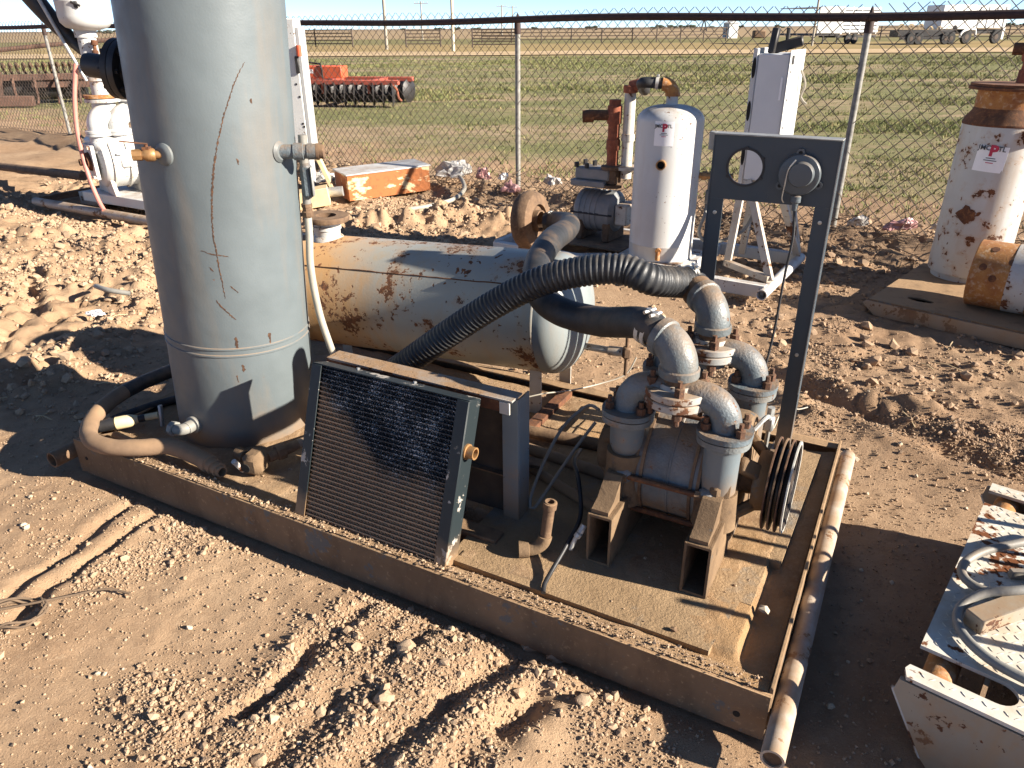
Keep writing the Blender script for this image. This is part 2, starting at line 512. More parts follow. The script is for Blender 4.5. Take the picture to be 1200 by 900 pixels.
M['gauge'] = paint('gauge_grey_paint', (0.085, 0.100, 0.110), .85, 9, .84, 60, .2, .05, .4, .1)
M['elbow'] = paint('elbow_blue_grey_paint', (0.138, 0.162, 0.170), .70, 8, .76, 60, .35, .35, .45, .12, None, (.1, .5), .6)
M['greypump'] = plain('grey_pump_paint', (0.20, 0.21, 0.215), .55, .2, 12, .5)
M['flange'] = paint('flange_blue_grey_paint', (0.175, 0.19, 0.188), .62, 9, .66, 50, .4, .35, .5, .14, None, (.1, .5), .7)
M['cap'] = paint('tank_end_blue_grey_paint', (0.200, 0.228, 0.232), .72, 5, .78, 40, .15, .25, .45, .08)
M['rust_dark'] = rusty('dark_scratch_rust', (0.085, 0.040, 0.020), (0.035, 0.018, 0.011), (0.24, 0.11, 0.045), .0, 40)
M['clampband'] = plain('bright_clamp_band', (0.50, 0.48, 0.43), .4, .2, 30, .15, .15)
M['oldrust'] = rusty('old_implement_rust', (0.120, 0.062, 0.042), (0.055, 0.032, 0.024), (0.20, 0.105, 0.070), .2, 3)
M['runner'] = paint('dirty_cream_runner_paint', (0.29, 0.255, 0.198), .60, 7, .66, 36, .4, .75, .55, .12, .8, (.0, .16))
M['film'] = plain('dull_plastic_film', (0.40, 0.375, 0.345), .35, .25, 14, 0, 0, 0)
M['bartop'] = paint('dirty_bracket_bar_paint', (0.30, 0.30, 0.285), .57, 9, .64, 40, .5, .5, .55, .14, None, (.1, .5), .4)
M['corral'] = plain('corral_pipe', (0.085, 0.06, 0.045), .8, .3, 2, 0, 0, 0)

def radiator_mat():
    q = NT('black_radiator_core')
    c = q.mix(q.rng(q.noise(60, 4), .3, .7), (0.012, 0.013, 0.015), (0.030, 0.033, 0.037))
    sp = q.rng(q.math('ADD', q.noise(260, 2), q.math('MULTIPLY', q.math('SUBTRACT', q.noise(16, 4), .5), .45)), .585, .62)
    c = q.mix(sp, c, (0.42, 0.43, 0.43))
    pz = q.sep(q.geo.outputs['Position'])
    edge = q.math('ADD', q.math('MULTIPLY', pz[2], 1.0), q.rng(pz[0], -.62, -.42, -.22, .0))
    e = q.math('ADD', edge, q.math('MULTIPLY', q.math('SUBTRACT', q.noise(5, 5, .6), .5), .16))
    c = q.mix(q.rng(e, .40, .32, 0, .95), c, (0.34, 0.225, 0.135))
    return q.out(c, .6, 0, .3)
M['radiator'] = radiator_mat()
def radframe_mat():
    q = NT('chipped_black_paint')
    n1 = q.noise(11, 6, .65); n2 = q.noise(60, 4)
    m = q.rng(q.math('ADD', n1, q.math('MULTIPLY', q.math('SUBTRACT', n2, .5), .3)), .60, .63)
    c = q.mix(m, (0.016, 0.023, 0.026), (0.36, 0.33, 0.29))
    pz = q.sep(q.geo.outputs['Position'])[2]
    e = q.math('ADD', pz, q.math('MULTIPLY', q.math('SUBTRACT', q.noise(9, 5), .5), .14))
    c = q.mix(q.rng(e, .25, .17, 0, .8), c, DUST)
    q.bump(m, .3, .002)
    return q.out(c, .45, 0, .35)
M['radframe'] = radframe_mat()
def diamond_mat():
    q = NT('white_tread_plate')
    big = q.noise(6, 6, .6); sm = q.noise(45, 4)
    c = q.mix(q.rng(q.noise(3, 4), .3, .7), (0.50, 0.47, 0.40), (0.64, 0.61, 0.54))
    c = q.mix(q.rng(q.noise(10, 6, .65), .42, .68, 0, .65), c, (0.42, 0.29, 0.16))
    m = q.rng(q.math('ADD', big, q.math('MULTIPLY', q.math('SUBTRACT', sm, .5), .4)), .62, .65)
    c = q.mix(m, c, RUST1)
    return q.out(c, .7, 0, .15)
M['tread'] = diamond_mat()
def boxrust_mat():
    q = NT('peeling_orange_panel')
    n1 = q.noise(4, 7, .65, q.pos((1, 1, 2.6)))
    c = q.mix(q.rng(n1, .53, .57), (0.36, 0.115, 0.03), (0.66, 0.53, 0.30))
    c = q.mix(q.rng(q.noise(22, 4), .5, .75, 0, .5), c, RUST2)
    return q.out(c, .75)
M['boxrust'] = boxrust_mat()

# ================================================================ GROUND
rng = np.random.default_rng(11)
_lat = rng.random((512, 512))
def vnoise(x, y, seed=0):
    x = np.asarray(x, float) + 37.17 * seed + 1000; y = np.asarray(y, float) + 91.73 * seed + 1000
    xi = np.floor(x).astype(int); yi = np.floor(y).astype(int)
    fx = x - xi; fy = y - yi
    fx = fx * fx * fx * (fx * (fx * 6 - 15) + 10); fy = fy * fy * fy * (fy * (fy * 6 - 15) + 10)
    g = lambda a, b: _lat[a % 512, b % 512]
    return (g(xi, yi) * (1 - fx) + g(xi + 1, yi) * fx) * (1 - fy) + (g(xi, yi + 1) * (1 - fx) + g(xi + 1, yi + 1) * fx) * fy - .5
def fbm(x, y, s, octv=4, seed=0, gain=.5):
    o = 0; a = 1; k = 1. / s
    for i in range(octv):
        o = o + a * vnoise(x * k, y * k, seed + i * 3); a *= gain; k *= 2.03
    return o
def sstep(v, a, b):
    t = np.clip((v - a) / (b - a), 0, 1); return t * t * (3 - 2 * t)
def pdist(x, y, pts):
    """distance to a polyline and signed side (left of direction = +)"""
    best = np.full(np.shape(x), 1e9); side = np.zeros(np.shape(x))
    for (ax, ay), (bx, by) in zip(pts[:-1], pts[1:]):
        dx, dy = bx - ax, by - ay; L2 = dx * dx + dy * dy
        t = np.clip(((x - ax) * dx + (y - ay) * dy) / L2, 0, 1)
        ex, ey = x - ax - t * dx, y - ay - t * dy
        d = np.hypot(ex, ey); cr = dx * (y - ay) - dy * (x - ax)
        m = d < best
        best = np.where(m, d, best); side = np.where(m, np.sign(cr), side)
    return best, side
SKA = R(-28.5); SKO = (-1.734, 2.539)
def sk_local(x, y):
    c, s_ = math.cos(SKA), math.sin(SKA)
    return (x - SKO[0]) * c + (y - SKO[1]) * s_, -(x - SKO[0]) * s_ + (y - SKO[1]) * c
def fence_s(x, y): return .547 * (x - .083) + .837 * (y - 8.2)
# trenches: (points, half width, depth); light comes from the right so right-hand walls fall into shade
TR = [([(-.62, 1.16), (-.458, 1.404), (-.319, 1.55), (-.184, 1.682), (-.05, 1.78)], .042, .036),
      ([(-.40, 1.13), (-.185, 1.375), (-.006, 1.547), (.16, 1.66)], .050, .042),
      ([(-1.62, 1.75), (-1.543, 1.971), (-1.495, 2.158), (-1.40, 2.40), (-1.30, 2.55)], .026, .018),
      ([(-1.55, 1.58), (-1.473, 1.846), (-1.386, 2.06), (-1.30, 2.30)], .026, .018),
      ([(-.70, 1.36), (-.617, 1.492), (-.551, 1.617), (-.46, 1.74)], .036, .030),
      ([(-.20, 1.10), (-.02, 1.30), (.16, 1.42), (.30, 1.5)], .042, .036),
      ([(1.30, 3.40), (1.53, 3.10), (1.70, 2.82), (1.82, 2.60), (2.3, 2.1)], .06, .035),
      ([(-2.6, 5.3), (-2.3, 4.6), (-2.25, 4.0), (-2.5, 3.4)], .05, .06),
      ([(-3.4, 5.0), (-3.0, 4.4), (-2.9, 3.7)], .06, .06),
      ([(-4.6, 5.9), (-3.9, 5.4), (-3.3, 5.1), (-2.7, 5.2)], .07, .08)]
RG = [([(1.30, 3.55), (1.613, 3.25), (1.80, 2.98), (1.95, 2.74), (2.3, 2.4)], .10, .055),
      ([(1.0, 3.5), (1.25, 3.2), (1.36, 2.95)], .10, .04),
      ([(-1.9, 6.75), (-1.1, 6.65), (-.5, 6.85), (-.1, 6.75)], .22, .14),
      ([(-.6, 8.2), (.2, 7.75), (.9, 7.3)], .22, .10),
      ([(2.5, 6.15), (3.1, 5.85), (3.8, 5.6)], .25, .09),
      ([(-7, 12.3), (-4, 10.4), (-2, 8.9)], .4, .12),
      ([(-3.9, 6.2), (-3.2, 5.7), (-2.7, 5.9)], .25, .10),
      ([(-.5, 1.28), (-.37, 1.45), (-.22, 1.6)], .06, .018),
      ([(-.1, 1.5), (.05, 1.62), (.2, 1.68)], .06, .02),
      ([(-.02, 1.25), (.1, 1.36), (.26, 1.4)], .07, .018),
      ([(-1.0, 1.42), (-.8, 1.3), (-.6, 1.18)], .07, .015)]
def rough_mask(x, y):
    a = sstep(-x, 1.75, 2.6) * sstep(y, 2.6, 3.6)
    b = sstep(x, .9, 1.6) * sstep(y, 2.5, 3.0) * .30
    c = sstep(y, 4.3, 5.2) * .55
    return np.clip(np.maximum(np.maximum(a, b), c), 0, 1) * sstep(-fence_s(x, y), -.6, .3)
def gheight(x, y):
    x = np.asarray(x, float); y = np.asarray(y, float)
    near = sstep(-fence_s(x, y), -6, .5)
    rm = rough_mask(x, y)
    h = .030 * fbm(x, y, 1.1, 3, 1) * near
    h = h + (.010 + .030 * rm) * fbm(x, y, .26, 3, 5) * near
    lump = np.abs(fbm(x, y, .17, 2, 9))
    h = h + rm * (.085 * np.clip(.30 - lump, -.3, .3) + .05 * np.clip(fbm(x, y, .42, 2, 14), -.4, .5)) * near
    # shrinkage cracks and broken crust in the churned zone
    ck = fbm(x, y, .30, 3, 25, .6)
    h = h - rm * .055 * np.exp(-(ck / .035) ** 2) * sstep(fbm(x, y, .8, 2, 28), -.2, .25) * near
    h = h + rm * (.034 * fbm(x, y, .085, 2, 29) + .028 * np.clip(np.abs(fbm(x, y, .13, 2, 51)) * 2 - .25, -.2, .3)) * near
    h = h + .006 * fbm(x, y, .055, 2, 20) * near
    for pts, wd, dp in TR:
        bb = (min(p[0] for p in pts) - .5, max(p[0] for p in pts) + .5, min(p[1] for p in pts) - .5, max(p[1] for p in pts) + .5)
        m = (x > bb[0]) & (x < bb[1]) & (y > bb[2]) & (y < bb[3])
        if not m.any(): continue
        xx, yy = x[m], y[m]
        d, sd = pdist(xx + .04 * fbm(xx, yy, .12, 2, 31), yy + .04 * fbm(xx, yy, .12, 2, 33), pts)
        br = .25 + .75 * sstep(fbm(xx, yy, .28, 2, 37), -.30, .02)
        g = -dp * br * np.exp(-(d / wd) ** 2 * 1.2)
        # bank on the right-hand side (towards the light)
        g = g + dp * .40 * np.exp(-((d - wd * 1.8) / (wd * 1.3)) ** 2) * (sd < 0) + dp * .25 * np.exp(-((d - wd * 1.7) / wd) ** 2) * (sd > 0)
        h[m] = h[m] + g
    for pts, wd, ht in RG:
        bb = (min(p[0] for p in pts) - .8, max(p[0] for p in pts) + .8, min(p[1] for p in pts) - .8, max(p[1] for p in pts) + .8)
        m = (x > bb[0]) & (x < bb[1]) & (y > bb[2]) & (y < bb[3])
        if not m.any(): continue
        xx, yy = x[m], y[m]
        d, sd = pdist(xx + .12 * fbm(xx, yy, .3, 2, 41), yy + .12 * fbm(xx, yy, .3, 2, 43), pts)
        h[m] = h[m] + ht * np.exp(-(d / wd) ** 2) * (.75 + 1.2 * fbm(xx, yy, .13, 2, 47))
    # trodden flat under the skids
    lx, ly = sk_local(x, y)
    dd = np.maximum(np.maximum(-.05 - lx, lx - 2.72), np.maximum(-.0 - ly, ly - 1.38))
    k = sstep(dd, -.02, .10)
    h = h * k - .012 * (1 - k)
    for (cx, cy, rr) in ((1.05, 5.3, 1.15), (2.95, 4.5, .75), (-3.9, 7.0, .75), (1.75, 1.55, .7)):
        k = sstep(np.hypot(x - cx, y - cy), rr * .75, rr * 1.2)
        h = np.where(h > 0, h * (.15 + .85 * k), h)
    return h

def axis_pts(segs):
    out = [segs[0][0]]
    for a, b, st in segs:
        n = max(1, int(round((b - a) / st)))
        out += [a + (b - a) * (i + 1) / n for i in range(n)]
    return np.array(out)
def geo_pts(a, b, st, g):
    out = []; x = a
    while x < b:
        x += st; st *= g; out.append(x)
    return out
xs = np.concatenate([-np.array(geo_pts(5.2, 4000, .06, 1.11))[::-1], axis_pts([(-5.2, -2.3, .021), (-2.3, 2.4, .0125), (2.4, 4.2, .03)]), np.array(geo_pts(4.2, 4000, .06, 1.11))])
ys = np.concatenate([[-60, -20, -6, -2, -.5, .2, .6], axis_pts([(.75, 1.1, .03), (1.1, 2.9, .0115), (2.9, 4.5, .018), (4.5, 9.5, .032)])[0:], np.array(geo_pts(9.5, 6000, .06, 1.10))])
X, Y = np.meshgrid(xs, ys)
Z = gheight(X.ravel(), Y.ravel())
V = np.stack([X.ravel(), Y.ravel(), Z], 1)
nx, ny = len(xs), len(ys)
ii = (np.arange(ny - 1)[:, None] * nx + np.arange(nx - 1)[None, :]).ravel()
F = np.stack([ii, ii + 1, ii + 1 + nx, ii + nx], 1)
def np_mesh(name, V, F, smooth=True):
    me = bpy.data.meshes.new(name)
    me.vertices.add(len(V)); me.vertices.foreach_set('co', np.asarray(V, np.float32).ravel())
    k = F.shape[1]
    me.loops.add(F.size); me.loops.foreach_set('vertex_index', F.astype(np.int32).ravel())
    me.polygons.add(len(F)); me.polygons.foreach_set('loop_start', np.arange(0, F.size, k, dtype=np.int32))
    me.polygons.foreach_set('use_smooth', np.full(len(F), smooth))
    me.update(calc_edges=True); me.validate()
    return me
def link_mesh(name, me, mat, parent=None, **kw):
    me.materials.append(mat)
    o = bpy.data.objects.new(name, me); COL.objects.link(o)
    if parent: o.parent = parent
    o['org'] = [0.0, 0.0, 0.0]
    return tag(o, **kw)

def ground_mat():
    q = NT('bare_dirt_and_field')
    P = q.sep(q.geo.outputs['Position'])
    c = q.mix(q.rng(q.noise(1.3, 5, .6), .32, .68), (0.320, 0.206, 0.122), (0.440, 0.304, 0.190))
    c = q.mix(q.rng(q.noise(14, 6, .7), .45, .75, 0, .55), c, (0.205, 0.128, 0.076))
    c = q.mix(q.rng(q.noise(70, 4, .65), .55, .72, 0, .5), c, (0.46, 0.34, 0.225))
    c = q.mix(q.rng(q.noise(.8, 3), .52, .72, 0, .35), c, (0.30, 0.165, 0.085))
    # darker and redder towards the right: self-shadow of the rough soil painted in
    c = q.mix(q.rng(P[0], .4, 2.2, 0, .45), c, (0.205, 0.130, 0.082))
    # field beyond the fence
    s = q.math('ADD', q.math('MULTIPLY', q.math('SUBTRACT', P[0], .083), .547), q.math('MULTIPLY', q.math('SUBTRACT', P[1], 8.2), .837))
    sn = q.math('ADD', s, q.math('MULTIPLY', q.math('SUBTRACT', q.noise(.9, 5, .6), .5), 4.0))
    band = q.noise(1.0, 6, .62, q.pos((.11, .42, 1)))
    fine = q.math('ADD', q.math('MULTIPLY', q.noise(3.2, 6, .70, q.pos((.7, 1.5, 1))), .6), q.math('MULTIPLY', q.noise(11, 4, .7, q.pos((.8, 1.3, 1))), .4))
    g = q.rng(q.math('ADD', q.math('MULTIPLY', band, .75), q.math('MULTIPLY', fine, .55)), .565, .68)
    far = q.rng(P[1], 14, 45, 0, .10)
    g2 = q.math('ADD', g, far, True)
    grass = q.mix(q.rng(q.noise(2.0, 5, .7), .3, .7), (0.120, 0.128, 0.050), (0.215, 0.198, 0.092))
    soil = q.mix(q.rng(q.noise(1.6, 6, .7), .35, .65), (0.260, 0.185, 0.112), (0.365, 0.275, 0.175))
    field = q.mix(g2, soil, grass)
    c = q.mix(q.rng(sn, 1.2, 2.4), c, field)
    # dry pasture beyond the track
    yy = q.math('ADD', P[1], q.math('MULTIPLY', q.math('SUBTRACT', q.noise(.06, 4, .6, q.pos((.3, 1, 1))), .5), 22))
    dry = q.mix(q.noise(.05, 6, .7, q.pos((.3, 2.5, 1))), (0.36, 0.255, 0.115), (0.24, 0.185, 0.085))
    c = q.mix(q.rng(yy, 48, 54), c, dry)
    c = q.mix(q.rng(yy, 84, 92, 0, .75), c, (0.15, 0.145, 0.06))
    c = q.mix(q.rng(yy, 128, 145), c, (0.31, 0.225, 0.13))
    c = q.mix(q.rng(P[1], 300, 900, 0, .5), c, (0.20, 0.145, 0.10))
    q.bump(q.math('ADD', q.noise(38, 8, .78), q.math('MULTIPLY', q.noise(180, 5, .75), .7)), .8, .009)
    return q.out(c, .97, 0, .15)
M['ground'] = ground_mat()
link_mesh('ground', np_mesh('ground', V, F), M['ground'], kind='structure')

# sandy farm track
def road_mat():
    q = NT('sandy_track')
    c = q.mix(q.rng(q.noise(.25, 6, .65, q.pos((.3, 1.2, 1))), .3, .7), (0.40, 0.285, 0.165), (0.53, 0.40, 0.245))
    return q.out(c, .97, 0, .1)
M['road'] = road_mat()
rx = np.linspace(-160, 160, 161)
a = 51.5 + 1.8 * fbm(rx, rx * 0, 9, 3, 61) - rx * .02; b = 60.5 + 2.5 * fbm(rx, rx * 0, 12, 3, 65) - rx * .03
V2 = np.concatenate([np.stack([rx, a, np.full_like(rx, .05)], 1), np.stack([rx, b, np.full_like(rx, .05)], 1)])
k = np.arange(160); F2 = np.stack([k, k + 1, k + 162, k + 161], 1)
link_mesh('dirt_road', np_mesh('dirt_road', V2, F2), M['road'], kind='structure')

# ---- loose clods and stones
def ico():
    bm = bmesh.new(); bmesh.ops.create_icosphere(bm, subdivisions=1, radius=1.0)
    assert len(bm.verts) in (12, 42)
    bm.verts.index_update()
    v = np.array([q.co[:] for q in bm.verts]); f = np.array([[w_.index for w_ in p.verts] for p in bm.faces])
    bm.free(); return v, f
IV, IF = ico()
OV = np.array([(1, 0, 0), (-1, 0, 0), (0, 1, 0), (0, -1, 0), (0, 0, 1), (0, 0, -1)], float)
OF = np.array([(0, 2, 4), (2, 1, 4), (1, 3, 4), (3, 0, 4), (2, 0, 5), (1, 2, 5), (3, 1, 5), (0, 3, 5)])
OV2, OF2 = IV[:], IF
def rand_rot(n):
    u = rng.normal(size=(n, 4)); u /= np.linalg.norm(u, axis=1)[:, None]
    a, b, c, d = u.T
    return np.stack([np.stack([a*a+b*b-c*c-d*d, 2*(b*c-a*d), 2*(b*d+a*c)], 1),
                     np.stack([2*(b*c+a*d), a*a-b*b+c*c-d*d, 2*(c*d-a*b)], 1),
                     np.stack([2*(b*d-a*c), 2*(c*d+a*b), a*a-b*b-c*c+d*d], 1)], 1)
def scatter(name, P, S, BV, BF, mat, jitter=.28, sink=.25, flat=(.75, 1.0), **kw):
    n = len(P)
    vs = BV[None] * (1 + jitter * rng.normal(size=(n, len(BV), 1))) * rng.uniform(flat[0], flat[1], (n, 1, 3))
    vs = np.einsum('nij,nvj->nvi', rand_rot(n), vs) * S[:, None, None]
    vs[:, :, 2] *= .8
    vs = vs + P[:, None, :]
    vs[:, :, 2] += (S * (1 - sink) * .55)[:, None]
    F = (BF[None] + (np.arange(n) * len(BV))[:, None, None]).reshape(-1, BF.shape[1])
    return link_mesh(name, np_mesh(name, vs.reshape(-1, 3), F, False), mat, **kw)
def clod_mat():
    q = NT('dry_clods')
    c = q.mix(q.rng(q.noise(24, 4, .6), .3, .7), (0.300, 0.200, 0.124), (0.44, 0.322, 0.216))
    c = q.mix(q.rng(q.noise(6, 3), .55, .68, 0, .5), c, (0.22, 0.15, 0.10))
    P = q.sep(q.geo.outputs['Position'])
    c = q.mix(q.rng(P[0], .4, 2.2, 0, .45), c, (0.215, 0.140, 0.092))  # painted self-shadow, deepening to the right like the ground
    q.bump(q.noise(160, 4, .7), .5, .004)
    return q.out(c, .95, 0, .2)
M['clod'] = clod_mat()
def stone_mat():
    q = NT('pale_stones')
    c = q.mix(q.rng(q.noise(18, 3), .3, .7), (0.36, 0.28, 0.19), (0.55, 0.47, 0.36))
    return q.out(c, .9, 0, .25)
M['stone'] = stone_mat()
def free(x, y, mg=.0):
    lx, ly = sk_local(x, y)
    a = (lx > -.03 - mg) & (lx < 2.74 + mg) & (ly > -.02 - mg) & (ly < 1.36 + mg)
    return ~a
CL = [(TR[0][0], .10), (TR[1][0], .11), (TR[4][0], .09), (TR[5][0], .10), (TR[2][0], .09), (TR[3][0], .08), (RG[0][0], .16), (RG[1][0], .16), (RG[7][0], .08), (RG[8][0], .08),
      (RG[9][0], .09), (RG[10][0], .10), ([(-1.55, 2.2), (-1.2, 2.1), (-.8, 1.9), (-.4, 1.75), (.1, 1.5)], .10),
      ([(-1.5, 1.75), (-1.3, 1.95), (-1.2, 2.15)], .10), ([(.0, 1.2), (.25, 1.2), (.5, 1.15)], .12)]
def clod_density(x, y):
    d = np.zeros(len(x))
    for pts, wd in CL:
        dd, _ = pdist(x, y, pts); d += np.exp(-(dd / wd) ** 2)
    d += .8 * sstep(x, 1.0, 1.5) * sstep(y, 2.35, 2.8) * sstep(fbm(x, y, .5, 3, 75), .02, .30)
    d *= sstep(fbm(x, y, .30, 3, 71), -.15, .35)
    return d
def pick(n, x0, x1, y0, y1, dens, base=.06):
    out = []
    tot = 0
    while tot < n:
        x = rng.uniform(x0, x1, 60000); y = rng.uniform(y0, y1, 60000)
        p = base + dens(x, y)
        keep = (rng.random(60000) < np.clip(p, 0, 1) * .7) & free(x, y)
        out.append(np.stack([x[keep], y[keep]], 1)); tot += keep.sum()
    o = np.concatenate(out)[:n]
    return o
def onground(xy): return np.column_stack([xy, gheight(xy[:, 0], xy[:, 1])])
# coarse clods near the camera
xy = pick(7500, -2.2, 2.6, 1.0, 4.2, clod_density, .015)
S = np.clip(rng.lognormal(math.log(.0042), .5, len(xy)), .0024, .018)
scatter('dirt_clods', onground(xy), S, OV2, OF2, M['clod'], .22, .45, kind='stuff', label='loose dry dirt clods strewn along the wheel ruts in front of the skid')
xy = pick(42000, -2.3, 2.4, .95, 3.8, clod_density, .13)
S = np.clip(rng.lognormal(math.log(.0028), .45, len(xy)), .0014, .009)
scatter('gravel', onground(xy), S, OV, OF, M['clod'], .25, .3, kind='stuff', label='fine crumbled dirt and gravel over the bare yard ground')
xy = pick(150, -2.0, 2.3, 1.0, 3.4, lambda x, y: x * 0 + .4, .1)
S = np.clip(rng.lognormal(math.log(.006), .5, len(xy)), .003, .02)
scatter('pale_stones', onground(xy), S, IV, IF, M['stone'], .2, .5, kind='stuff', label='scattered pale stones on the bare dirt of the yard')
# churned soil further back
def dens2(x, y): return rough_mask(x, y) * sstep(fbm(x, y, .6, 3, 81), -.25, .2)
xy = pick(40000, -5.5, 5.0, 3.0, 9.5, dens2, .04); xy = xy[fence_s(xy[:, 0], xy[:, 1]) < .9]
S = np.clip(rng.lognormal(math.log(.0075), .62, len(xy)), .003, .05)
scatter('churned_clods', onground(xy), S, OV2, OF2, M['clod'], .22, .5, kind='stuff', label='lumps of churned dry earth between the equipment and the fence')

# ---- field grass beyond the fence
def grass_mat():
    q = NT('field_grass')
    c = q.mix(q.rng(q.noise(1.4, 4, .6), .32, .68), (0.105, 0.130, 0.044), (0.205, 0.212, 0.086))
    c = q.mix(q.rng(q.noise(9, 3), .48, .66, 0, .85), c, (0.33, 0.25, 0.13))
    q.b.inputs['Subsurface Weight'].default_value = 0.0
    return q.out(c, .8, 0, .2)
M['grass'] = grass_mat()
def grass_field():
    n = 170000
    yy = 6.2 * np.exp(rng.random(n) * math.log(48 / 6.2)); xx = (rng.random(n) * 2 - 1) * (yy * .80 + 2)
    s_ = fence_s(xx, yy)
    den = sstep(fbm(xx * .45, yy * 1.0, 2.4, 5, 91, .62), -.05, .45)
    ok = (s_ > .5) & (rng.random(n) < den * sstep(s_, .4, 3.0) + .06 * (s_ > .3))
    xx, yy = xx[ok], yy[ok]
    nb = 6; m = len(xx)
    sc = np.clip(yy / 16, .8, 1.7) * rng.uniform(.6, 1.3, m)
    zz = gheight(xx, yy)
    az = rng.uniform(0, 2 * PI, (m, nb)); rad = rng.uniform(0, .09, (m, nb)) * sc[:, None]
    bx = xx[:, None] + np.cos(az) * rad; by = yy[:, None] + np.sin(az) * rad
    hgt = rng.uniform(.025, .07, (m, nb)) * sc[:, None]; wd = rng.uniform(.005, .011, (m, nb)) * sc[:, None]
    lean = rng.uniform(.2, 1.1, (m, nb)); fa = rng.uniform(0, 2 * PI, (m, nb))
    p0 = np.stack([bx - np.cos(fa) * wd, by - np.sin(fa) * wd, np.broadcast_to(zz[:, None], bx.shape) - .004], -1)
    p1 = np.stack([bx + np.cos(fa) * wd, by + np.sin(fa) * wd, np.broadcast_to(zz[:, None], bx.shape) - .004], -1)
    p2 = np.stack([bx + np.cos(az) * hgt * lean, by + np.sin(az) * hgt * lean, zz[:, None] + hgt], -1)
    V = np.stack([p0, p1, p2], 2).reshape(-1, 3)
    F = np.arange(len(V)).reshape(-1, 3)
    link_mesh('field_grass', np_mesh('field_grass', V, F, False), M['grass'], kind='stuff', label='patchy low green grass growing in the field beyond the fence')
grass_field()

# ================================================================ MAIN SKID
def frame(ox, oy, deg, oz=0): return Matrix.Translation((ox, oy, oz)) @ Matrix.Rotation(R(deg), 4, 'Z')
SK = frame(SKO[0], SKO[1], -28.5)
def SW(x, y, z): return SK @ Vector((x, y, z))

sk = thing('equipment_skid', SW(1.34, .68, 0), 'dirt-caked brown steel skid with a pipe along its right end under the blue-grey machinery', 'skid')
ZT = .155
def channel(mb, a, b, web, flange, h, z0, t=.008):
    # web on the line a-b (xy), flanges to the left of the direction
    a = Vector((*a, 0)); b = Vector((*b, 0)); d = (b - a).normalized(); n = Vector((-d.y, d.x, 0))
    up = (0, 0, 1)
    mb.beam(a + n * t / 2 + Vector((0, 0, z0 + h / 2)), b + n * t / 2 + Vector((0, 0, z0 + h / 2)), t, h, up, .002)
    mb.beam(a + n * (flange / 2 + t) + Vector((0, 0, z0 + h - t / 2)), b + n * (flange / 2 + t) + Vector((0, 0, z0 + h - t / 2)), flange, t, up, .002)
    mb.beam(a + n * (flange / 2 + t) + Vector((0, 0, z0 + t / 2)), b + n * (flange / 2 + t) + Vector((0, 0, z0 + t / 2)), flange, t, up, .002)
mb = MB(SK); channel(mb, (0, 0), (2.672, 0), .008, .045, .150, .005)
fc = part('front_channel', mb, M['skid'], sk)
for x_, z_, r_ in ((2.60, .062, .009), (.06, .08, .008)):
    mb = MB(SK); mb.cyl((x_, -.0015, z_), (x_, .004, z_), r_, n=14); part('bolt_hole', mb, M['hole'], fc)
mb = MB(SK); channel(mb, (2.672, 1.36), (0, 1.36), .008, .045, .150, .005); part('rear_channel', mb, M['skid'], sk)
mb = MB(SK); channel(mb, (0, 1.35), (0, .01), .008, .04, .148, .005); part('end_channel', mb, M['skid'], sk)
mb = MB(SK); mb.span((2.664, .012, .005), (2.674, 1.348, .172), .002); part('end_plate', mb, M['skid'], sk)
mb = MB(SK); mb.pipe((2.704, -.115, .09), (2.704, 1.385, .09), .028, .022, 20)
dp = part('drag_pipe', mb, M['white_dirty'], sk, 'scuffed pale pipe welded along the right end of the skid')
mb = MB(SK); mb.cyl((2.704, -.108, .09), (2.704, -.098, .09), .0225, n=18); part('pipe_plug', mb, M['rust_dusty'], dp)
mb = MB(SK); mb.pipe((-.045, -.075, .082), (-.045, 1.40, .082), .032, .026, 20); part('end_pipe', mb, M['rust_dusty'], sk)
mb = MB(SK); mb.span((.01, .056, .105), (2.662, 1.304, .122)); part('deck_plate', mb, M['deck'], sk)
# two cross members showing at the rear, under the horizontal tank
for x in (.62, 1.52):
    mb = MB(SK); mb.span((x, .9, .1225), (x + .05, 1.302, .15), .002); part('cross_member', mb, M['rust'], sk)
# pump base plate, stepped on its right side
mb = MB(SK)
mb.prism([(1.70, .078), (2.50, .078), (2.53, .30), (2.56, .30), (2.565, .52), (2.60, .52), (2.615, 1.235), (1.70, 1.235)], (0, 0, .123), (1, 0, 0), (0, 1, 0), .030)
part('base_plate', mb, M['plate'], sk)
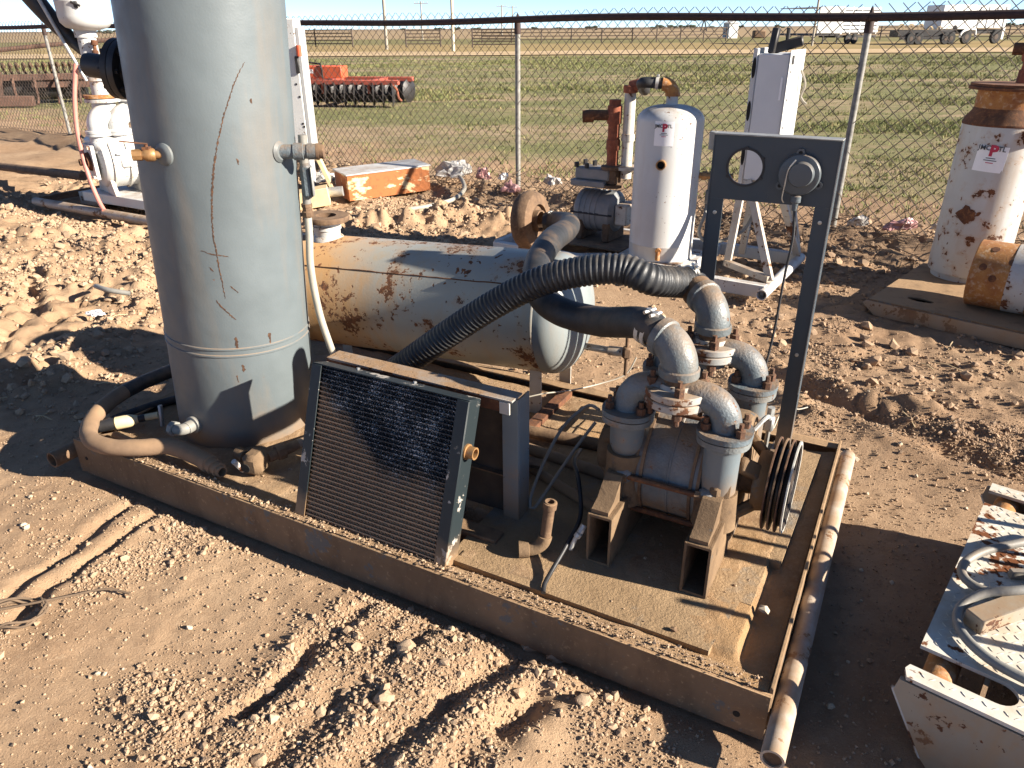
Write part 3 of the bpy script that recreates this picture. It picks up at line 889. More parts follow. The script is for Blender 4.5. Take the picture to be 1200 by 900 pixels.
# dirt blown over the deck
def dirt_layer():
    xs_ = np.linspace(.052, 2.66, 300); ys_ = np.linspace(.010, 1.30, 150)
    X, Y = np.meshgrid(xs_, ys_)
    h = .1265 + .010 * fbm(X, Y, .35, 3, 101) + .006 * fbm(X, Y, .05, 2, 105)
    rim = np.minimum(np.minimum(Y - .0, 2.66 - X), np.minimum(1.30 - Y, X - .05))
    h = h + .020 * np.exp(-(Y / .085) ** 2) + .010 * np.exp(-((2.66 - X) / .05) ** 2)
    inpl = (X > 1.72) & (X < 2.57) & (Y > .10) & (Y < 1.22)
    h = np.where(inpl, .1515 + .010 * fbm(X, Y, .22, 4, 121, .6) + .003 * fbm(X, Y, .03, 2, 125), h)
    dt = np.hypot(X - .459, Y - .477); h = h + .018 * np.exp(-((dt - .28) / .05) ** 2)
    h = np.where(Y < .05, np.minimum(np.maximum(h, .1565 + .005 * fbm(X, Y, .06, 2, 111)), .165), h)
    P = np.stack([X.ravel(), Y.ravel(), h.ravel()], 1)
    c, s_ = math.cos(SKA), math.sin(SKA); org = Vector(sk['org'])
    Wd = np.stack([P[:, 0] * c - P[:, 1] * s_ + SKO[0] - org.x, P[:, 0] * s_ + P[:, 1] * c + SKO[1] - org.y, P[:, 2] - org.z], 1)
    nx = 300; ii = (np.arange(149)[:, None] * nx + np.arange(nx - 1)[None, :]).ravel()
    o = link_mesh('dirt_layer', np_mesh('dirt_layer', Wd, np.stack([ii, ii + 1, ii + 1 + nx, ii + nx], 1)), M['clod_ground'], sk, kind='stuff', label='crumbly tan dirt lying on the skid deck')
    return o
q = NT('deck_dirt')
c_ = q.mix(q.rng(q.noise(9, 6, .65), .32, .68), (0.255, 0.160, 0.090), (0.40, 0.275, 0.165))
c_ = q.mix(q.rng(q.noise(80, 4, .7), .5, .72, 0, .5), c_, (0.46, 0.345, 0.225))
c_ = q.mix(q.rng(q.noise(2.2, 3), .5, .68, 0, .5), c_, (0.42, 0.245, 0.105))
q.bump(q.math('ADD', q.noise(70, 7, .75), q.math('MULTIPLY', q.noise(260, 3, .7), .5)), .8, .010)
M['clod_ground'] = q.out(c_, .97, 0, .1)
dirt_layer()
# crumbs on the deck
xy = np.column_stack([rng.uniform(.03, 2.64, 5200), np.concatenate([rng.uniform(.004, .075, 2600), rng.uniform(.05, 1.28, 2600)])])
ok = ~((xy[:, 0] > 1.72) & (xy[:, 0] < 2.58) & (xy[:, 1] > .085)) | (rng.random(len(xy)) < .25)
xy = xy[ok]
c, s_ = math.cos(SKA), math.sin(SKA)
zz = np.where(xy[:, 1] < .05, .160, .128); zz = np.where((xy[:, 0] > 1.72) & (xy[:, 0] < 2.57) & (xy[:, 1] > .085), .153, zz)
PW_ = np.column_stack([xy[:, 0] * c - xy[:, 1] * s_ + SKO[0], xy[:, 0] * s_ + xy[:, 1] * c + SKO[1], zz])
S = np.clip(rng.lognormal(math.log(.0023), .5, len(xy)), .001, .009)
scatter('deck_crumbs', PW_, S, OV, OF, M['clod'], .25, .4, kind='stuff', label='crumbs of dirt lying along the edge of the skid deck')

# ---------------------------------------------------------------- tall vessel (tower)
TB = Vector((-1.103, 2.739, .125)); TLEAN = .058; TR_ = .267
tdir = Vector((TLEAN, 0, 1)).normalized()
def TP(ang, z, r=TR_):
    a = R(ang)
    return Vector((TB.x + TLEAN * (z - TB.z) + math.cos(a) * r, TB.y + math.sin(a) * r, z))
tw = thing('separator_tower', TB, 'tall blue-grey steel vessel rising out of the picture on the left of the skid', 'tank')
mb = MB()
prof = [(0, 0), (TR_ - .004, 0), (TR_ - .004, .02), (TR_, .03)]
def ring(h): return [(TR_, h - .006), (TR_ + .0035, h - .003), (TR_ + .0035, h + .003), (TR_, h + .006)]
for h in (.405, .432, 1.72): prof += ring(h)
prof += [(TR_, 2.15)]
for i in range(1, 9):
    a = PI / 2 * i / 8; prof.append((TR_ * math.cos(a) if i < 8 else 0, 2.15 + .12 * math.sin(a)))
mb.lathe(prof, TB, tdir, 72)
shell = part('shell', mb, M['blue'], tw)
# rust scratches scored into the paint
def scratch(pts, wd):
    mb = MB(); P = spline([TP(a, z, TR_ + .0006) for a, z in pts], .0045)
    vs = []; fs = []
    for i, p in enumerate(P):
        t = (P[min(i + 1, len(P) - 1)] - P[max(i - 1, 0)]).normalized()
        axc = Vector((TB.x + TLEAN * (p.z - TB.z), TB.y, p.z)); n = (p - axc).normalized()
        sd = t.cross(n).normalized(); w_ = wd * random.uniform(.2, 1.15) * (.15 + .85 * math.sin(PI * (i + .3) / (len(P) - .4)) ** .5)
        jx = random.uniform(-.0015, .0015)
        p = axc + n * (TR_ + .0008)
        vs += [p + sd * (w_ + jx), p - sd * (w_ - jx), p + sd * (w_ + jx) - n * .004, p - sd * (w_ - jx) - n * .004]
    for i in range(len(P) - 1):
        k = i * 4; fs += [(k, k + 1, k + 5, k + 4), (k, k + 4, k + 6, k + 2), (k + 1, k + 3, k + 7, k + 5)]
    mb.add(vs, fs); return mb
random.seed(4)
SCR = [([(-45.7, 1.51), (-53.6, 1.455), (-61.0, 1.381), (-68.2, 1.292), (-74.2, 1.187), (-77.8, 1.091), (-79.7, .991), (-79, .903), (-77.9, .827), (-76.7, .748)], .0032),
       ([(-90, .923), (-81.2, .909), (-70.8, .897)], .0022), ([(-85.4, .865), (-82.7, .849)], .0026), ([(-72, .793), (-67.1, .765)], .002),
       ([(-83.6, .744), (-78.8, .711), (-71.2, .666)], .0026), ([(-72.7, .601), (-72.4, .557)], .007), ([(-47.1, .593), (-46.6, .548)], .008), ([(-70, .49), (-69.5, .46)], .006), ([(-75, .45), (-74.6, .42)], .004),
       ([(-58, 1.22), (-57, 1.20)], .003), ([(-44, 1.40), (-43.4, 1.385)], .004)]
for pts, wd in SCR: part('rust_scratch', scratch(pts, wd), M['rust_dark'], shell)
# ball valve on the left
vd = Vector((-.96, -.28, .02)).normalized(); vo = TP(-108, 1.238, TR_ - .005)
mb = MB(); mb.lathe([(.0, 0), (.036, 0), (.036, .008), (.030, .013), (.022, .016), (0, .016)], vo, Vector((math.cos(R(-116)), math.sin(R(-116)), 0)), 24)
part('nozzle_pad', mb, M['blue'], tw)
mb = MB(); mb.cyl(vo, vo + vd * .035, .013, n=16); mb.lathe([(.016, 0), (.021, .006), (.021, .03), (.016, .036), (.016, .045)], vo + vd * .028, vd, 8)
mb.pipe(vo + vd * .070, vo + vd * .098, .018, .013, 8)
vv = part('ball_valve', mb, M['brass'], tw)
mb = MB(); hh = vo + vd * .052; mb.cyl(hh, hh + Vector((0, 0, .032)), .006, n=10); mb.box(hh + Vector((0, 0, .02)), (.022, .022, .01)); mb.beam(hh + Vector((.005, 0, .034)), hh + vd * .075 + Vector((0, 0, .044)), .012, .003)
part('lever', mb, M['rust'], vv)
# capped coupling on the right
fo = TP(-22, 1.222, TR_ - .01); fd = Vector((.97, .10, -.02)).normalized()
mb = MB(); mb.lathe([(0, 0), (.036, 0), (.036, .012), (.026, .02), (0, .02)], fo, Vector((math.cos(R(-22)), math.sin(R(-22)), 0)), 28)
part('nozzle_pad', mb, M['blue'], tw)
mb = MB(); mb.lathe([(0, 0), (.024, 0), (.024, .055), (.029, .056), (.029, .088), (.024, .09), (.024, .10), (.027, .102), (.027, .14), (0, .14)], fo, fd, 24)
cf = part('coupling', mb, M['pump'], tw)
mb = MB(); mb.lathe([(.024, 0), (.024, .016), (.020, .018), (0, .018)], fo + fd * .14, fd, 20); mb.lathe([(.028, -.008), (.028, .0005), (.02, .0005)], fo + fd * .14, fd, 20)
part('plug', mb, M['rust_dusty'], cf)
# flanged black nozzle on the far left side, high up
nd = Vector((-.985, .12, .12)).normalized(); no = TP(172, 1.47, TR_ - .03)
mb = MB(); mb.lathe([(.060, 0), (.060, .055), (.098, .056), (.098, .076), (.096, .080), (.098, .081), (.098, .101), (.042, .103), (.040, .115), (.040, .20), (.037, .205), (.037, .21), (0, .21)], no, nd, 36)
nz_ = part('flanged_nozzle', mb, M['black'], tw)
for i in range(8):
    a = 2 * PI * i / 8; x = nd.orthogonal().normalized(); y = nd.cross(x)
    p = no + (x * math.cos(a) + y * math.sin(a)) * .080
    mb = MB(); mb.cyl(p + nd * .046, p + nd * .116, .008, n=6); part('bolt', mb, M['black'], nz_)
# drain elbow at the foot
fo = TP(-118, .235, TR_ - .01); fd = Vector((math.cos(R(-118)), math.sin(R(-118)), 0))
mb = MB(); mb.lathe([(.034, 0), (.034, .022), (.024, .024), (.024, .05), (0, .05)], fo, fd, 20); sd_ = Vector((fd.y, -fd.x, 0)); e = mb.elbow(fo + fd * .045, fd, sd_, .028, .022, 16, 6)
mb.lathe([(.022, 0), (.029, .002), (.029, .022), (.024, .024), (0, .024)], e, sd_, 8)
part('drain_elbow', mb, M['conduit'], tw)
# electrical conduit strapped to the right side
cp = [TP(8, 1.215, TR_ + .03), TP(8, 1.02, TR_ + .03)]
mb = MB(); mb.tube([TP(8, 1.26, TR_ + .028), TP(8, 1.0, TR_ + .028)], .016, 12); part('conduit', mb, M['conduit'], tw)
mb = MB(); b0 = TP(6, 1.10, TR_ + .036); mb.box(b0, (.042, .045, .125), Matrix.Rotation(R(8), 3, 'Z'), .012); cb = part('conduit_body', mb, M['pump'], tw)
mb = MB(); mb.box(b0 + Vector((.022, -.012, 0)), (.006, .034, .105), Matrix.Rotation(R(8), 3, 'Z'), .002); part('cover', mb, M['zinc'], cb)
mb = MB(); p = TP(8, .985, TR_ + .028); mb.lathe([(.019, -.02), (.022, -.015), (.022, .0), (.018, .004), (.018, .016), (.021, .018), (.021, .03), (0, .03)], p, (0, 0, 1), 8); part('cable_gland', mb, M['rust_dusty'], tw)

# beige flexible conduit running down from the tower
pts = [TP(8, .975, TR_ + .028), TP(6, .90, TR_ + .030), TP(4, .80, TR_ + .028), TP(3, .70, TR_ + .036), TP(2, .58, TR_ + .055), TP(2, .46, TR_ + .085), TP(4, .36, TR_ + .11), TP(8, .26, TR_ + .13)]
mb = MB(); mb.tube(spline(pts, .01), .014, 12)
single('flexible_conduit', mb, M['beige'], pts[-1], 'beige flexible conduit hanging down the right side of the tall vessel', 'conduit')

# ---------------------------------------------------------------- horizontal tank
ta = SW(1.517, 1.21, .54); tb = SW(.30, 1.103, .499); tax = (tb - ta).normalized(); TRr = .25
tk = thing('horizontal_tank', SW(.95, 1.14, .13), 'rust-stained blue-grey cylinder tank lying on legs at the rear of the skid', 'tank')
L_ = (tb - ta).length
for sgn, oo in ((-1, ta), (1, tb)):
    mb = MB(); mb.lathe([(TRr, 0)] + [(TRr * math.cos(PI / 2 * i / 20) ** .9 if i < 20 else 0, .02 + .13 * math.sin(PI / 2 * i / 20)) for i in range(0, 21)], oo, tax * sgn, 64)
    part('end_cap', mb, M['cap'], tk)
mb = MB()
prof = []
for i in range(0, 0):
    a = PI / 2 * i / 10; prof.append((TRr * math.sin(a) ** .8, -.135 * math.cos(a) + 0 - .015 * 0))
L_ = (tb - ta).length
prof += [(TRr + .003, .004), (TRr + .003, .012), (TRr, .016), (TRr, L_ - .016), (TRr + .003, L_ - .012), (TRr + .003, L_ - .004)]
prof += [(TRr, L_)]
mb.lathe([(TRr, 0.0)] + prof, ta, tax, 72)
tsh = part('shell', mb, M['tank'], tk)
# long weld seam
side = tax.cross(Vector((0, 0, 1))).normalized()
if side.y > 0: side = -side
mb = MB(); ang = R(42); off = side * (math.cos(ang) * (TRr + .0005)) + Vector((0, 0, math.sin(ang) * (TRr + .0005)))
mb.tube(spline([ta + tax * (.02 + (L_ - .04) * k / 40) + off + Vector((0, 0, random.uniform(-.0015, .0015))) for k in range(41)], .03), .0028, 6)
part('weld_seam', mb, M['rust'], tsh)
for sx, ox in ((1.50, .0), (.42, .0)):
    base = SW(sx - .012, 1.087 if sx > 1 else .87, .124)
    mb = MB(SK); y0 = 1.087 if sx > 1 else .87
    mb.span((sx - .032, y0 - .004, .124), (sx + .022, y0 + .003, .335), .001); mb.span((sx - .032, y0 + .002, .124), (sx - .026, y0 + .05, .3345), .001)
    part('leg', mb, M['white_dirty'], tk)
    mb = MB(SK); mb.span((sx - .034, y0 + .3, .124), (sx + .022, y0 + .306, .335), .001); part('leg', mb, M['white_dirty'], tk)
# flanged nozzle on top, far end
np_ = ta + tax * (L_ - .125) + Vector((0, 0, TRr - .01))
mb = MB(); mb.lathe([(.075, 0), (.070, .012), (.058, .02), (.058, .045), (.064, .047), (.064, .062), (.058, .064), (.058, .085), (0, .085)], np_, (0, 0, 1), 24); nk = part('nozzle', mb, M['white_rust'], tk)
mb = MB(); mb.lathe([(0, .0855), (.045, .0855), (.045, .108), (.100, .108), (.102, .105), (.102, .088), (.100, .084), (.05, .084)], np_, (0.02, 0, 1), 32); part('flange', mb, M['rust_dusty'], nk)
# stub pipe on the near end and sight pipe
p0 = ta - tax * .11 + Vector((0, 0, -.13))
p1 = p0 - tax * .13 + Vector((0, 0, -.008))
mb = MB(); mb.cyl(p0, p1, .015, n=14); mb.cyl(p1, p1 - tax * .06, .020, n=14); st = part('drain_stub', mb, M['white_dirty'], tk)
p2 = p1 - tax * .075
mb = MB(); mb.box(p2, (.036, .036, .05), None, .008); mb.cyl(p2, p2 + Vector((0, 0, .19)), .008, n=10); mb.cyl(p2, p2 + Vector((0, 0, -.1)), .008, n=10)
part('sight_pipe', mb, M['rust_dusty'], st)

# ---------------------------------------------------------------- vacuum pump
pm = thing('vacuum_pump', SW(2.26, .6, .153), 'dusty blue-grey vacuum pump with bolted pipe manifolds and a grooved pulley on the skid', 'pump')
PY, PZ = .60, .372
ax = SK.to_3x3() @ Vector((1, 0, 0))
def lx(mb, prof, x0, n=40): mb.lathe(prof, (x0, PY, PZ), (1, 0, 0), n)
mb = MB(SK); lx(mb, [(0, 0), (.188, 0), (.188, .022), (.184, .026), (.184, .10), (.1865, .102), (.1865, .107), (.184, .109), (.184, .168), (.188, .17), (.188, .20), (0, .20)], 2.156)
part('barrel', mb, M['pump'], pm)
for x0 in (2.156, 2.176, 2.326, 2.346):
    mb = MB(SK); lx(mb, [(.18, 0), (.1925, 0), (.1925, .009), (.18, .009)], x0); part('clamp_ring', mb, M['rust_dusty'], pm)
for x0 in (2.072, 2.362):
    mb = MB(SK); lx(mb, [(0, 0), (.155, 0), (.190, .012), (.197, .03), (.197, .060), (.190, .080), (0, .080)], x0)
    mb.span((x0 + .004, PY - .195, .2855), (x0 + .076, PY + .185, PZ + .03), .02)
    mb.span((x0 + .012, PY - .205, .2855), (x0 + .068, PY - .10, PZ + .075), .02)
    mb.lathe([(0, .2855), (.066, .2855), (.064, .33), (.060, .36), (.057, .40), (.057, (.455 if x0 < 2.2 else .40)), (0, (.455 if x0 < 2.2 else .40))], (x0 + (.046 if x0 < 2.2 else .038), .450, 0), (0, 0, 1), 24)
    mb.prism([(.272, .3255), (.272, .338), (.315, .352), (.375, .405), (.47, .405), (.47, .3255)], (x0 + .066, 0, 0), (0, 1, 0), (0, 0, 1), -.052)
    part('end_bell', mb, M['dusty'], pm)
# pedestals: rectangular tube feet open at the front
for x0 in (2.078, 2.366):
    mb = MB(SK); y0, y1, z0, z1, t = .262, .93, .154, .325, .008; wd = .076
    mb.span((x0, y0, z0), (x0 + t, y1, z1), .001); mb.span((x0 + wd - t, y0, z0), (x0 + wd, y1, z1), .001)
    mb.span((x0 + t, y0 + .001, z1 - t), (x0 + wd - t, y1, z1), .0); mb.span((x0 + t, y0 + .001, z0), (x0 + wd - t, y1, z0 + t), .0)
    part('pedestal', mb, M['dusty'], pm)
# tie rods
for (yy, zz) in ((PY - .200, PZ + .020), (PY - .170, PZ - .105), (PY - .070, PZ + .196), (PY + .200, PZ + .02)):
    mb = MB(SK); mb.cyl((2.10, yy, zz), (2.405, yy, zz), .0085, n=10); rd = part('tie_rod', mb, M['rust'], pm)
    for x0 in (2.132, 2.362):
        mb = MB(SK); mb.cyl((x0 - .012, yy, zz), (x0 + .014, yy, zz), .017, n=6); part('nut', mb, M['rust_dusty'], rd)
# lugs where the rods pass
for (yy, zz) in ((PY - .200, PZ + .020), (PY - .170, PZ - .105)):
    for x0 in (2.118, 2.37):
        mb = MB(SK); mb.box((x0 + .012, yy + .014, zz), (.05, .05, .05), None, .012); part('rod_lug', mb, M['pump'], pm)
# bearing housings: yokes with windows, then the bearing cap
def yoke(x0, x1, name):
    mb = MB(SK)
    for a in (45, 135, 225, 315):
        c, s_ = math.cos(R(a)), math.sin(R(a))
        mb.beam((x0, PY + c * .125, PZ + s_ * .125), (x1, PY + c * .075, PZ + s_ * .075), .05, .03, (0, c, s_), .008)
    mb.lathe([(.05, -.012), (.088, -.012), (.094, .004), (.088, .026), (.066, .032), (.05, .032), (.05, -.012)], (x1, PY, PZ), (1, 0, 0), 32)
    return part(name, mb, M['dusty'], pm)
yk = yoke(2.44, 2.495, 'bearing_yoke')
mb = MB(SK); mb.cyl((2.44, PY, PZ), (2.51, PY, PZ), .045, n=20); part('gland', mb, M['rust_dusty'], yk)
yk = yoke(2.075, 2.015, 'bearing_yoke')
mb = MB(SK); mb.lathe([(0, 0), (.04, 0), (.075, .012), (.09, .03), (.09, .07), (0, .07)], (1.985, PY, PZ), (1, 0, 0), 28); part('bearing_cap', mb, M['dusty'], yk)
mb = MB(SK); mb.cyl((2.50, PY, PZ), (2.585, PY, PZ), .024, n=16); part('shaft', mb, M['steel'], pm)
# pulley with four rims
mb = MB(SK); prof = [(.0, 0), (.035, 0), (.035, .004), (.10, .006)]
RO = .140; x = .0
prof = [(.03, -.002)]
for i in range(3):
    prof += [(RO - .001, x), (RO, x + .001), (RO, x + .0045), (RO - .030, x + .0085), (RO - .030, x + .0145), (RO, x + .0185)]
    x += .0185
prof += [(RO, x + .0055), (RO - .006, x + .006), (RO - .016, x + .002), (RO - .020, x - .010), (.055, x - .012), (.050, x + .004), (.026, x + .006), (.022, x - .004), (0, x - .004)]
lx(mb, prof, 2.525, 56)
part('pulley', mb, M['pulley'] if 'pulley' in M else M['darksteel'], pm)

# manifolds: two oval flanges, bends up to a centre flange
def hexbolt(p, r=.0135, h=.030, d=(0, 0, 1), up=.018):
    mb = MB(SK); p = Vector(p); d = Vector(d)
    mb.lathe([(0, 0), (r, 0), (r * 1.02, h * .75), (r * .8, h * .8), (.0075, h * .8), (.0075, h * .8 + up), (0, h * .8 + up)], p, d, 6, random.uniform(0, 1))
    return mb
def oval(mb, c, rx, ry, t):
    c = Vector(c); pts = []
    for k in range(32):
        a = 2 * PI * k / 32; e = 1.0
        pts.append((rx * math.copysign(abs(math.cos(a)) ** .85, math.cos(a)), ry * math.copysign(abs(math.sin(a)) ** .85, math.sin(a))))
    mb.prism(pts, c, (1, 0, 0), (0, 1, 0), t)
def manifold(ym, zf, zc, hx, hd, rear):
    # zf: height of the foot flanges; zc: centre flange
    name = 'rear_manifold' if rear else 'front_manifold'
    xl, xr, xm = 2.118, 2.400, 2.255
    mb = MB(SK)
    for x0, sgn in ((xl, 1), (xr, -1)):
        pts = [(x0, ym, zf + .016), (x0, ym, zf + .035), (x0 + sgn * .010, ym, zf + .066), (x0 + sgn * .035, ym, zf + .090), (x0 + sgn * .075, ym, zf + .100), (xm, ym, zf + .102)]
        mb.tube(spline(pts, .01), .043, 20)
    mb.cyl((xm, ym, zf + .05), (xm, ym, zc - .004), .052, n=24)
    mf = part(name, mb, M['pump'], pm)
    for x0 in (xl, xr):
        # lower stub, lower flange, upper flange
        mb = MB(SK); zb = (.435 if x0 < 2.2 else .335) - zf; mb.lathe([(0, zb), (.024, zb + .005), (.042, zb + .02), (.050, zb + .045), (.051, -.045), (.054, -.035), (.062, -.022), (0, -.022)], (x0, ym, zf), (0, 0, 1), 24); part('inlet_stub', mb, M['stub'], mf)
        mb = MB(SK); oval(mb, (x0, ym, zf - .020), .074, .074, .018); part('flange', mb, M['flange'], mf)
        mb = MB(SK); oval(mb, (x0, ym, zf + .002), .076, .076, .016); part('flange', mb, M['pump'], mf)
        for a in (35, 145, 215, 325):
            part('bolt', hexbolt((x0 + .058 * math.cos(R(a)), ym + .058 * math.sin(R(a)), zf + .017)), M['boltrust'], mf)
    mb = MB(SK); mb.lathe([(0, 0), (.087, 0), (.090, .003), (.090, .021), (.087, .024), (0, .024)], (xm, ym, zc), (0, 0, 1), 36); part('flange', mb, M['flange_rust'], mf)
    mb = MB(SK); mb.lathe([(0, 0), (.087, 0), (.090, .003), (.090, .019), (.087, .022), (.055, .024), (.050, .036), (0, .036)], (xm, ym, zc + .0265), (0, 0, 1), 36); part('flange', mb, M['flange_rust'], mf)
    for a in (20, 110, 200, 290):
        part('bolt', hexbolt((xm + .070 * math.cos(R(a)), ym + .070 * math.sin(R(a)), zc + .0485), .015, .034), M['boltrust'], mf)
        part('bolt', hexbolt((xm + .070 * math.cos(R(a)), ym + .070 * math.sin(R(a)), zc), .014, .03, (0, 0, -1)), M['boltrust'], mf)
    # threaded nipple and big elbow towards the hose
    z1 = zc + .06
    mb = MB(SK); mb.cyl((xm, ym, z1), (xm, ym, z1 + .028), .042, n=24); part('nipple', mb, M['rust_dusty'], mf)
    hd = Vector(hd).normalized()
    mb = MB(SK); mb.lathe([(.046, 0), (.056, 0), (.057, .004), (.057, .022), (.052, .026)], (xm, ym, z1 + .022), (0, 0, 1), 28)
    e = mb.elbow((xm, ym, z1 + .04), (0, 0, 1), hd, .075, .051, 24, 12, 78)
    d2 = (hd * math.sin(R(78)) + Vector((0, 0, 1)) * math.cos(R(78))).normalized()
    mb.lathe([(.050, -.01), (.056, -.006), (.056, .016), (.046, .018), (0, .018)], e, d2, 28)
    part('elbow', mb, M['elbow'], mf)
    mb = MB(SK); mb.lathe([(.043, 0), (.043, .05), (0, .05)], e + d2 * .016, d2, 20); part('hose_barb', mb, M['rust_dusty'], mf)
    return SK @ (e + d2 * .03), SK.to_3x3() @ d2
M['stub'] = paint('stub_blue_grey_paint', (0.135, 0.162, 0.176), .68, 9, .70, 50, .4, .35, .5, .16, .95, (.34, .50))
M['boltrust'] = rusty('bolt_rust', (0.120, 0.052, 0.026), (0.045, 0.025, 0.016), (0.22, 0.10, 0.045), .5, 40)
M['flange_rust'] = paint('rusty_flange_paint', (0.34, 0.34, 0.32), .53, 12, .60, 50, .3, .6, .55, .14)
M['pulley_paint'] = plain('worn_pulley', (0.050, 0.045, 0.045), .45, .5, 12, .35, .6)
e1, d1 = manifold(.450, .580, .648, None, (-.92, .38, 0), False)
e2, d2 = manifold(.81, .572, .652, None, (-.72, .62, 0), True)
for o in list(bpy.data.objects):
    if o.name.startswith('pulley'):
        o.data.materials.clear(); o.data.materials.append(M['pulley_paint'])
        mb = MB(SK); lx(mb, [(RO - .010, .0555 + .0058), (RO - .004, .0555 + .0066), (RO + .0006, .0555 + .005), (RO + .0006, .0555 + .001)], 2.525, 56); part('worn_rim', mb, M['clampband'], o)
        for k in range(3):
            mb = MB(SK); lx(mb, [(RO - .004, .0185 * k - .0001), (RO + .0006, .0185 * k + .0008), (RO + .0006, .0185 * k + .0047), (RO - .004, .0185 * k + .0054)], 2.525, 56); part('worn_rim', mb, M['boltrust'] if k != 1 else M['rust_dusty'], o)
# small water line between the pedestals and the barrel
mb = MB(SK); mb.tube(spline([(2.41, .432, .40), (2.412, .40, .36), (2.412, .385, .30), (2.412, .39, .245)], .01), .006, 8); mb.box((2.41, .435, .40), (.03, .03, .03), None, .006)
part('water_line', mb, M['rust_dusty'], pm)
mb = MB(SK); mb.tube(spline([(2.445, .66, .50), (2.47, .70, .53), (2.475, .74, .50), (2.475, .75, .42), (2.47, .75, .30)], .01), .0075, 8); mb.box((2.475, .745, .49), (.03, .03, .05), None, .006); mb.cyl((2.475, .745, .51), (2.475, .745, .545), .012, n=6)
part('seal_line', mb, M['galv'], pm)

# ---------------------------------------------------------------- hoses
def hose(name, pts, r, mat, label, ribs=0, taper=None, step=.012):
    P = spline(pts, step)
    if ribs:
        P = spline(pts, ribs / 6.0)
        acc = 0; rs = [r]
        for a, b in zip(P[:-1], P[1:]):
            acc += (b - a).length; rs.append(r * (1 + .045 * math.cos(2 * PI * acc / ribs)))
    else:
        n = len(P); rs = [r * (1 + .006 * math.sin(i * .9)) * (1 + (taper or 0) * i / n) for i in range(n)]
    mb = MB(); mb.tube(P, rs, 24)
    t = thing(name, pts[0], label, 'hose')
    part('hose_tube', mb, mat, t)
    return t, P
def clamp(t, p, d, r, wd=.014, mat='galv', name='hose_clamp', bolt=True):
    mb = MB(); d = d.normalized(); mb.lathe([(r - .002, -wd / 2), (r + .003, -wd / 2), (r + .003, wd / 2), (r - .002, wd / 2)], p, d, 28)
    cl = part(name, mb, M['clampband'] if mat in ('galv', 'zinc') else M[mat], t)
    if bolt:
        x = d.cross(Vector((0, 0, 1))).normalized(); u = x.cross(d)
        q_ = p + u * (r + .008) - x * .01
        mb = MB(); mb.cyl(q_ - x * .022, q_ + x * .022, .0055, n=8); mb.box(q_, (.018, .018, .014), None, .002); part('clamp_screw', mb, M['steel'], cl)
h1 = [e1, e1 + d1 * .06, Vector((.272, 2.195, .762)), Vector((.159, 2.337, .747)), Vector((.098, 2.479, .765)), Vector((.099, 2.692, .800)), Vector((.169, 3.044, .796)), Vector((.279, 3.666, .690)), Vector((.327, 4.178, .597)), Vector((.274, 4.432, .547)), Vector((.215, 4.48, .531))]
t, P = hose('suction_hose', h1, .046, M['rubber'], 'smooth black hose from the pump front elbow, looping over the tank to the rear unit', 0, .35)
clamp(t, e1 + d1 * .014, d1, .0475, .013); clamp(t, e1 + d1 * .036, d1, .0475, .013)
clamp(t, P[-5], P[-4] - P[-6], .053, .03, 'galv')
h2 = [e2, e2 + d2 * .06, Vector((.440, 2.215, .890)), Vector((.350, 2.235, .918)), Vector((.232, 2.265, .905)), Vector((.088, 2.315, .853)), Vector((-.062, 2.370, .756)), Vector((-.218, 2.425, .634)), Vector((-.372, 2.48, .505)), Vector((-.527, 2.55, .372)), Vector((-.62, 2.62, .27))]
t, P = hose('discharge_hose', h2, .048, M['ribbed'], 'thick ribbed black hose arching from the pump rear elbow down behind the radiator', .017)
dd = (P[14] - P[8]).normalized()
clamp(t, e2 + d2 * .075, (Vector(h2[2]) - e2), .050, .026, 'zinc')
clamp(t, e2 + d2 * .004, d2, .049, .03, 'rust_dusty', 'rag_wrap', False)

# ---------------------------------------------------------------- radiator leaning on its bracket
tilt = math.atan2(.165, .47)
RD = SK @ Matrix.Translation((1.135, .030, .158)) @ Matrix.Rotation(-tilt, 4, 'X')
RW, RH, RT = .590, .505, .070
rd = thing('radiator', SW(1.43, .06, .158), 'black finned radiator leaning back near the front edge of the skid', 'radiator')
for x0, nm in ((0, 'side_channel'), (RW - .040, 'side_channel')):
    mb = MB(RD); mb.span((x0, 0, 0), (x0 + .040, .004, RH), .001); mb.span((x0 + (0 if x0 == 0 else .036), .0045, 0), (x0 + (.004 if x0 == 0 else .040), RT, RH), .001)
    part(nm, mb, M['radframe'], rd)
mb = MB(RD); mb.span((.0, .0045, RH), (RW, RT, RH + .004), .001); part('top_plate', mb, M['radframe'], rd)
mb = MB(RD); mb.span((.0, .0045, -.004), (RW, RT, 0), .001); part('bottom_plate', mb, M['radframe'], rd)
# core: header pieces, flat tubes and zigzag fins
mb = MB(RD)
nr = 34; pitch = (RH - .006) / nr
for i in range(nr):
    z = .004 + pitch * (i + .5)
    mb.span((.040, .0060, z - .0020), (RW - .040, .030, z + .0020))
part('cooling_tube', mb, M['radiator'], rd, kind='stuff')
mb = MB(RD); vs = []; fs = []
random.seed(9)
for i in range(nr + 1):
    z0 = max(.002, .004 + pitch * (i - .5) + .0022); z1 = min(RH - .002, .004 + pitch * (i + .5) - .0022)
    m = 74
    for k in range(m + 1):
        x = .041 + (RW - .082) * k / m; z = (z0 if k % 2 else z1) + random.uniform(-.0004, .0004); y = .0085 + random.uniform(-.0014, .0014)
        vs += [(x, y, z), (x, .020, z)]
    b = i * (m + 1) * 2
    for k in range(m): fs.append((b + 2 * k, b + 2 * k + 2, b + 2 * k + 3, b + 2 * k + 1))
mb.add(vs, fs); part('cooling_fins', mb, M['radiator'], rd, kind='stuff')
mb = MB(RD); mb.span((.041, .0125, .002), (RW - .041, .060, RH - .002)); part('core_back', mb, M['radiator'], rd)
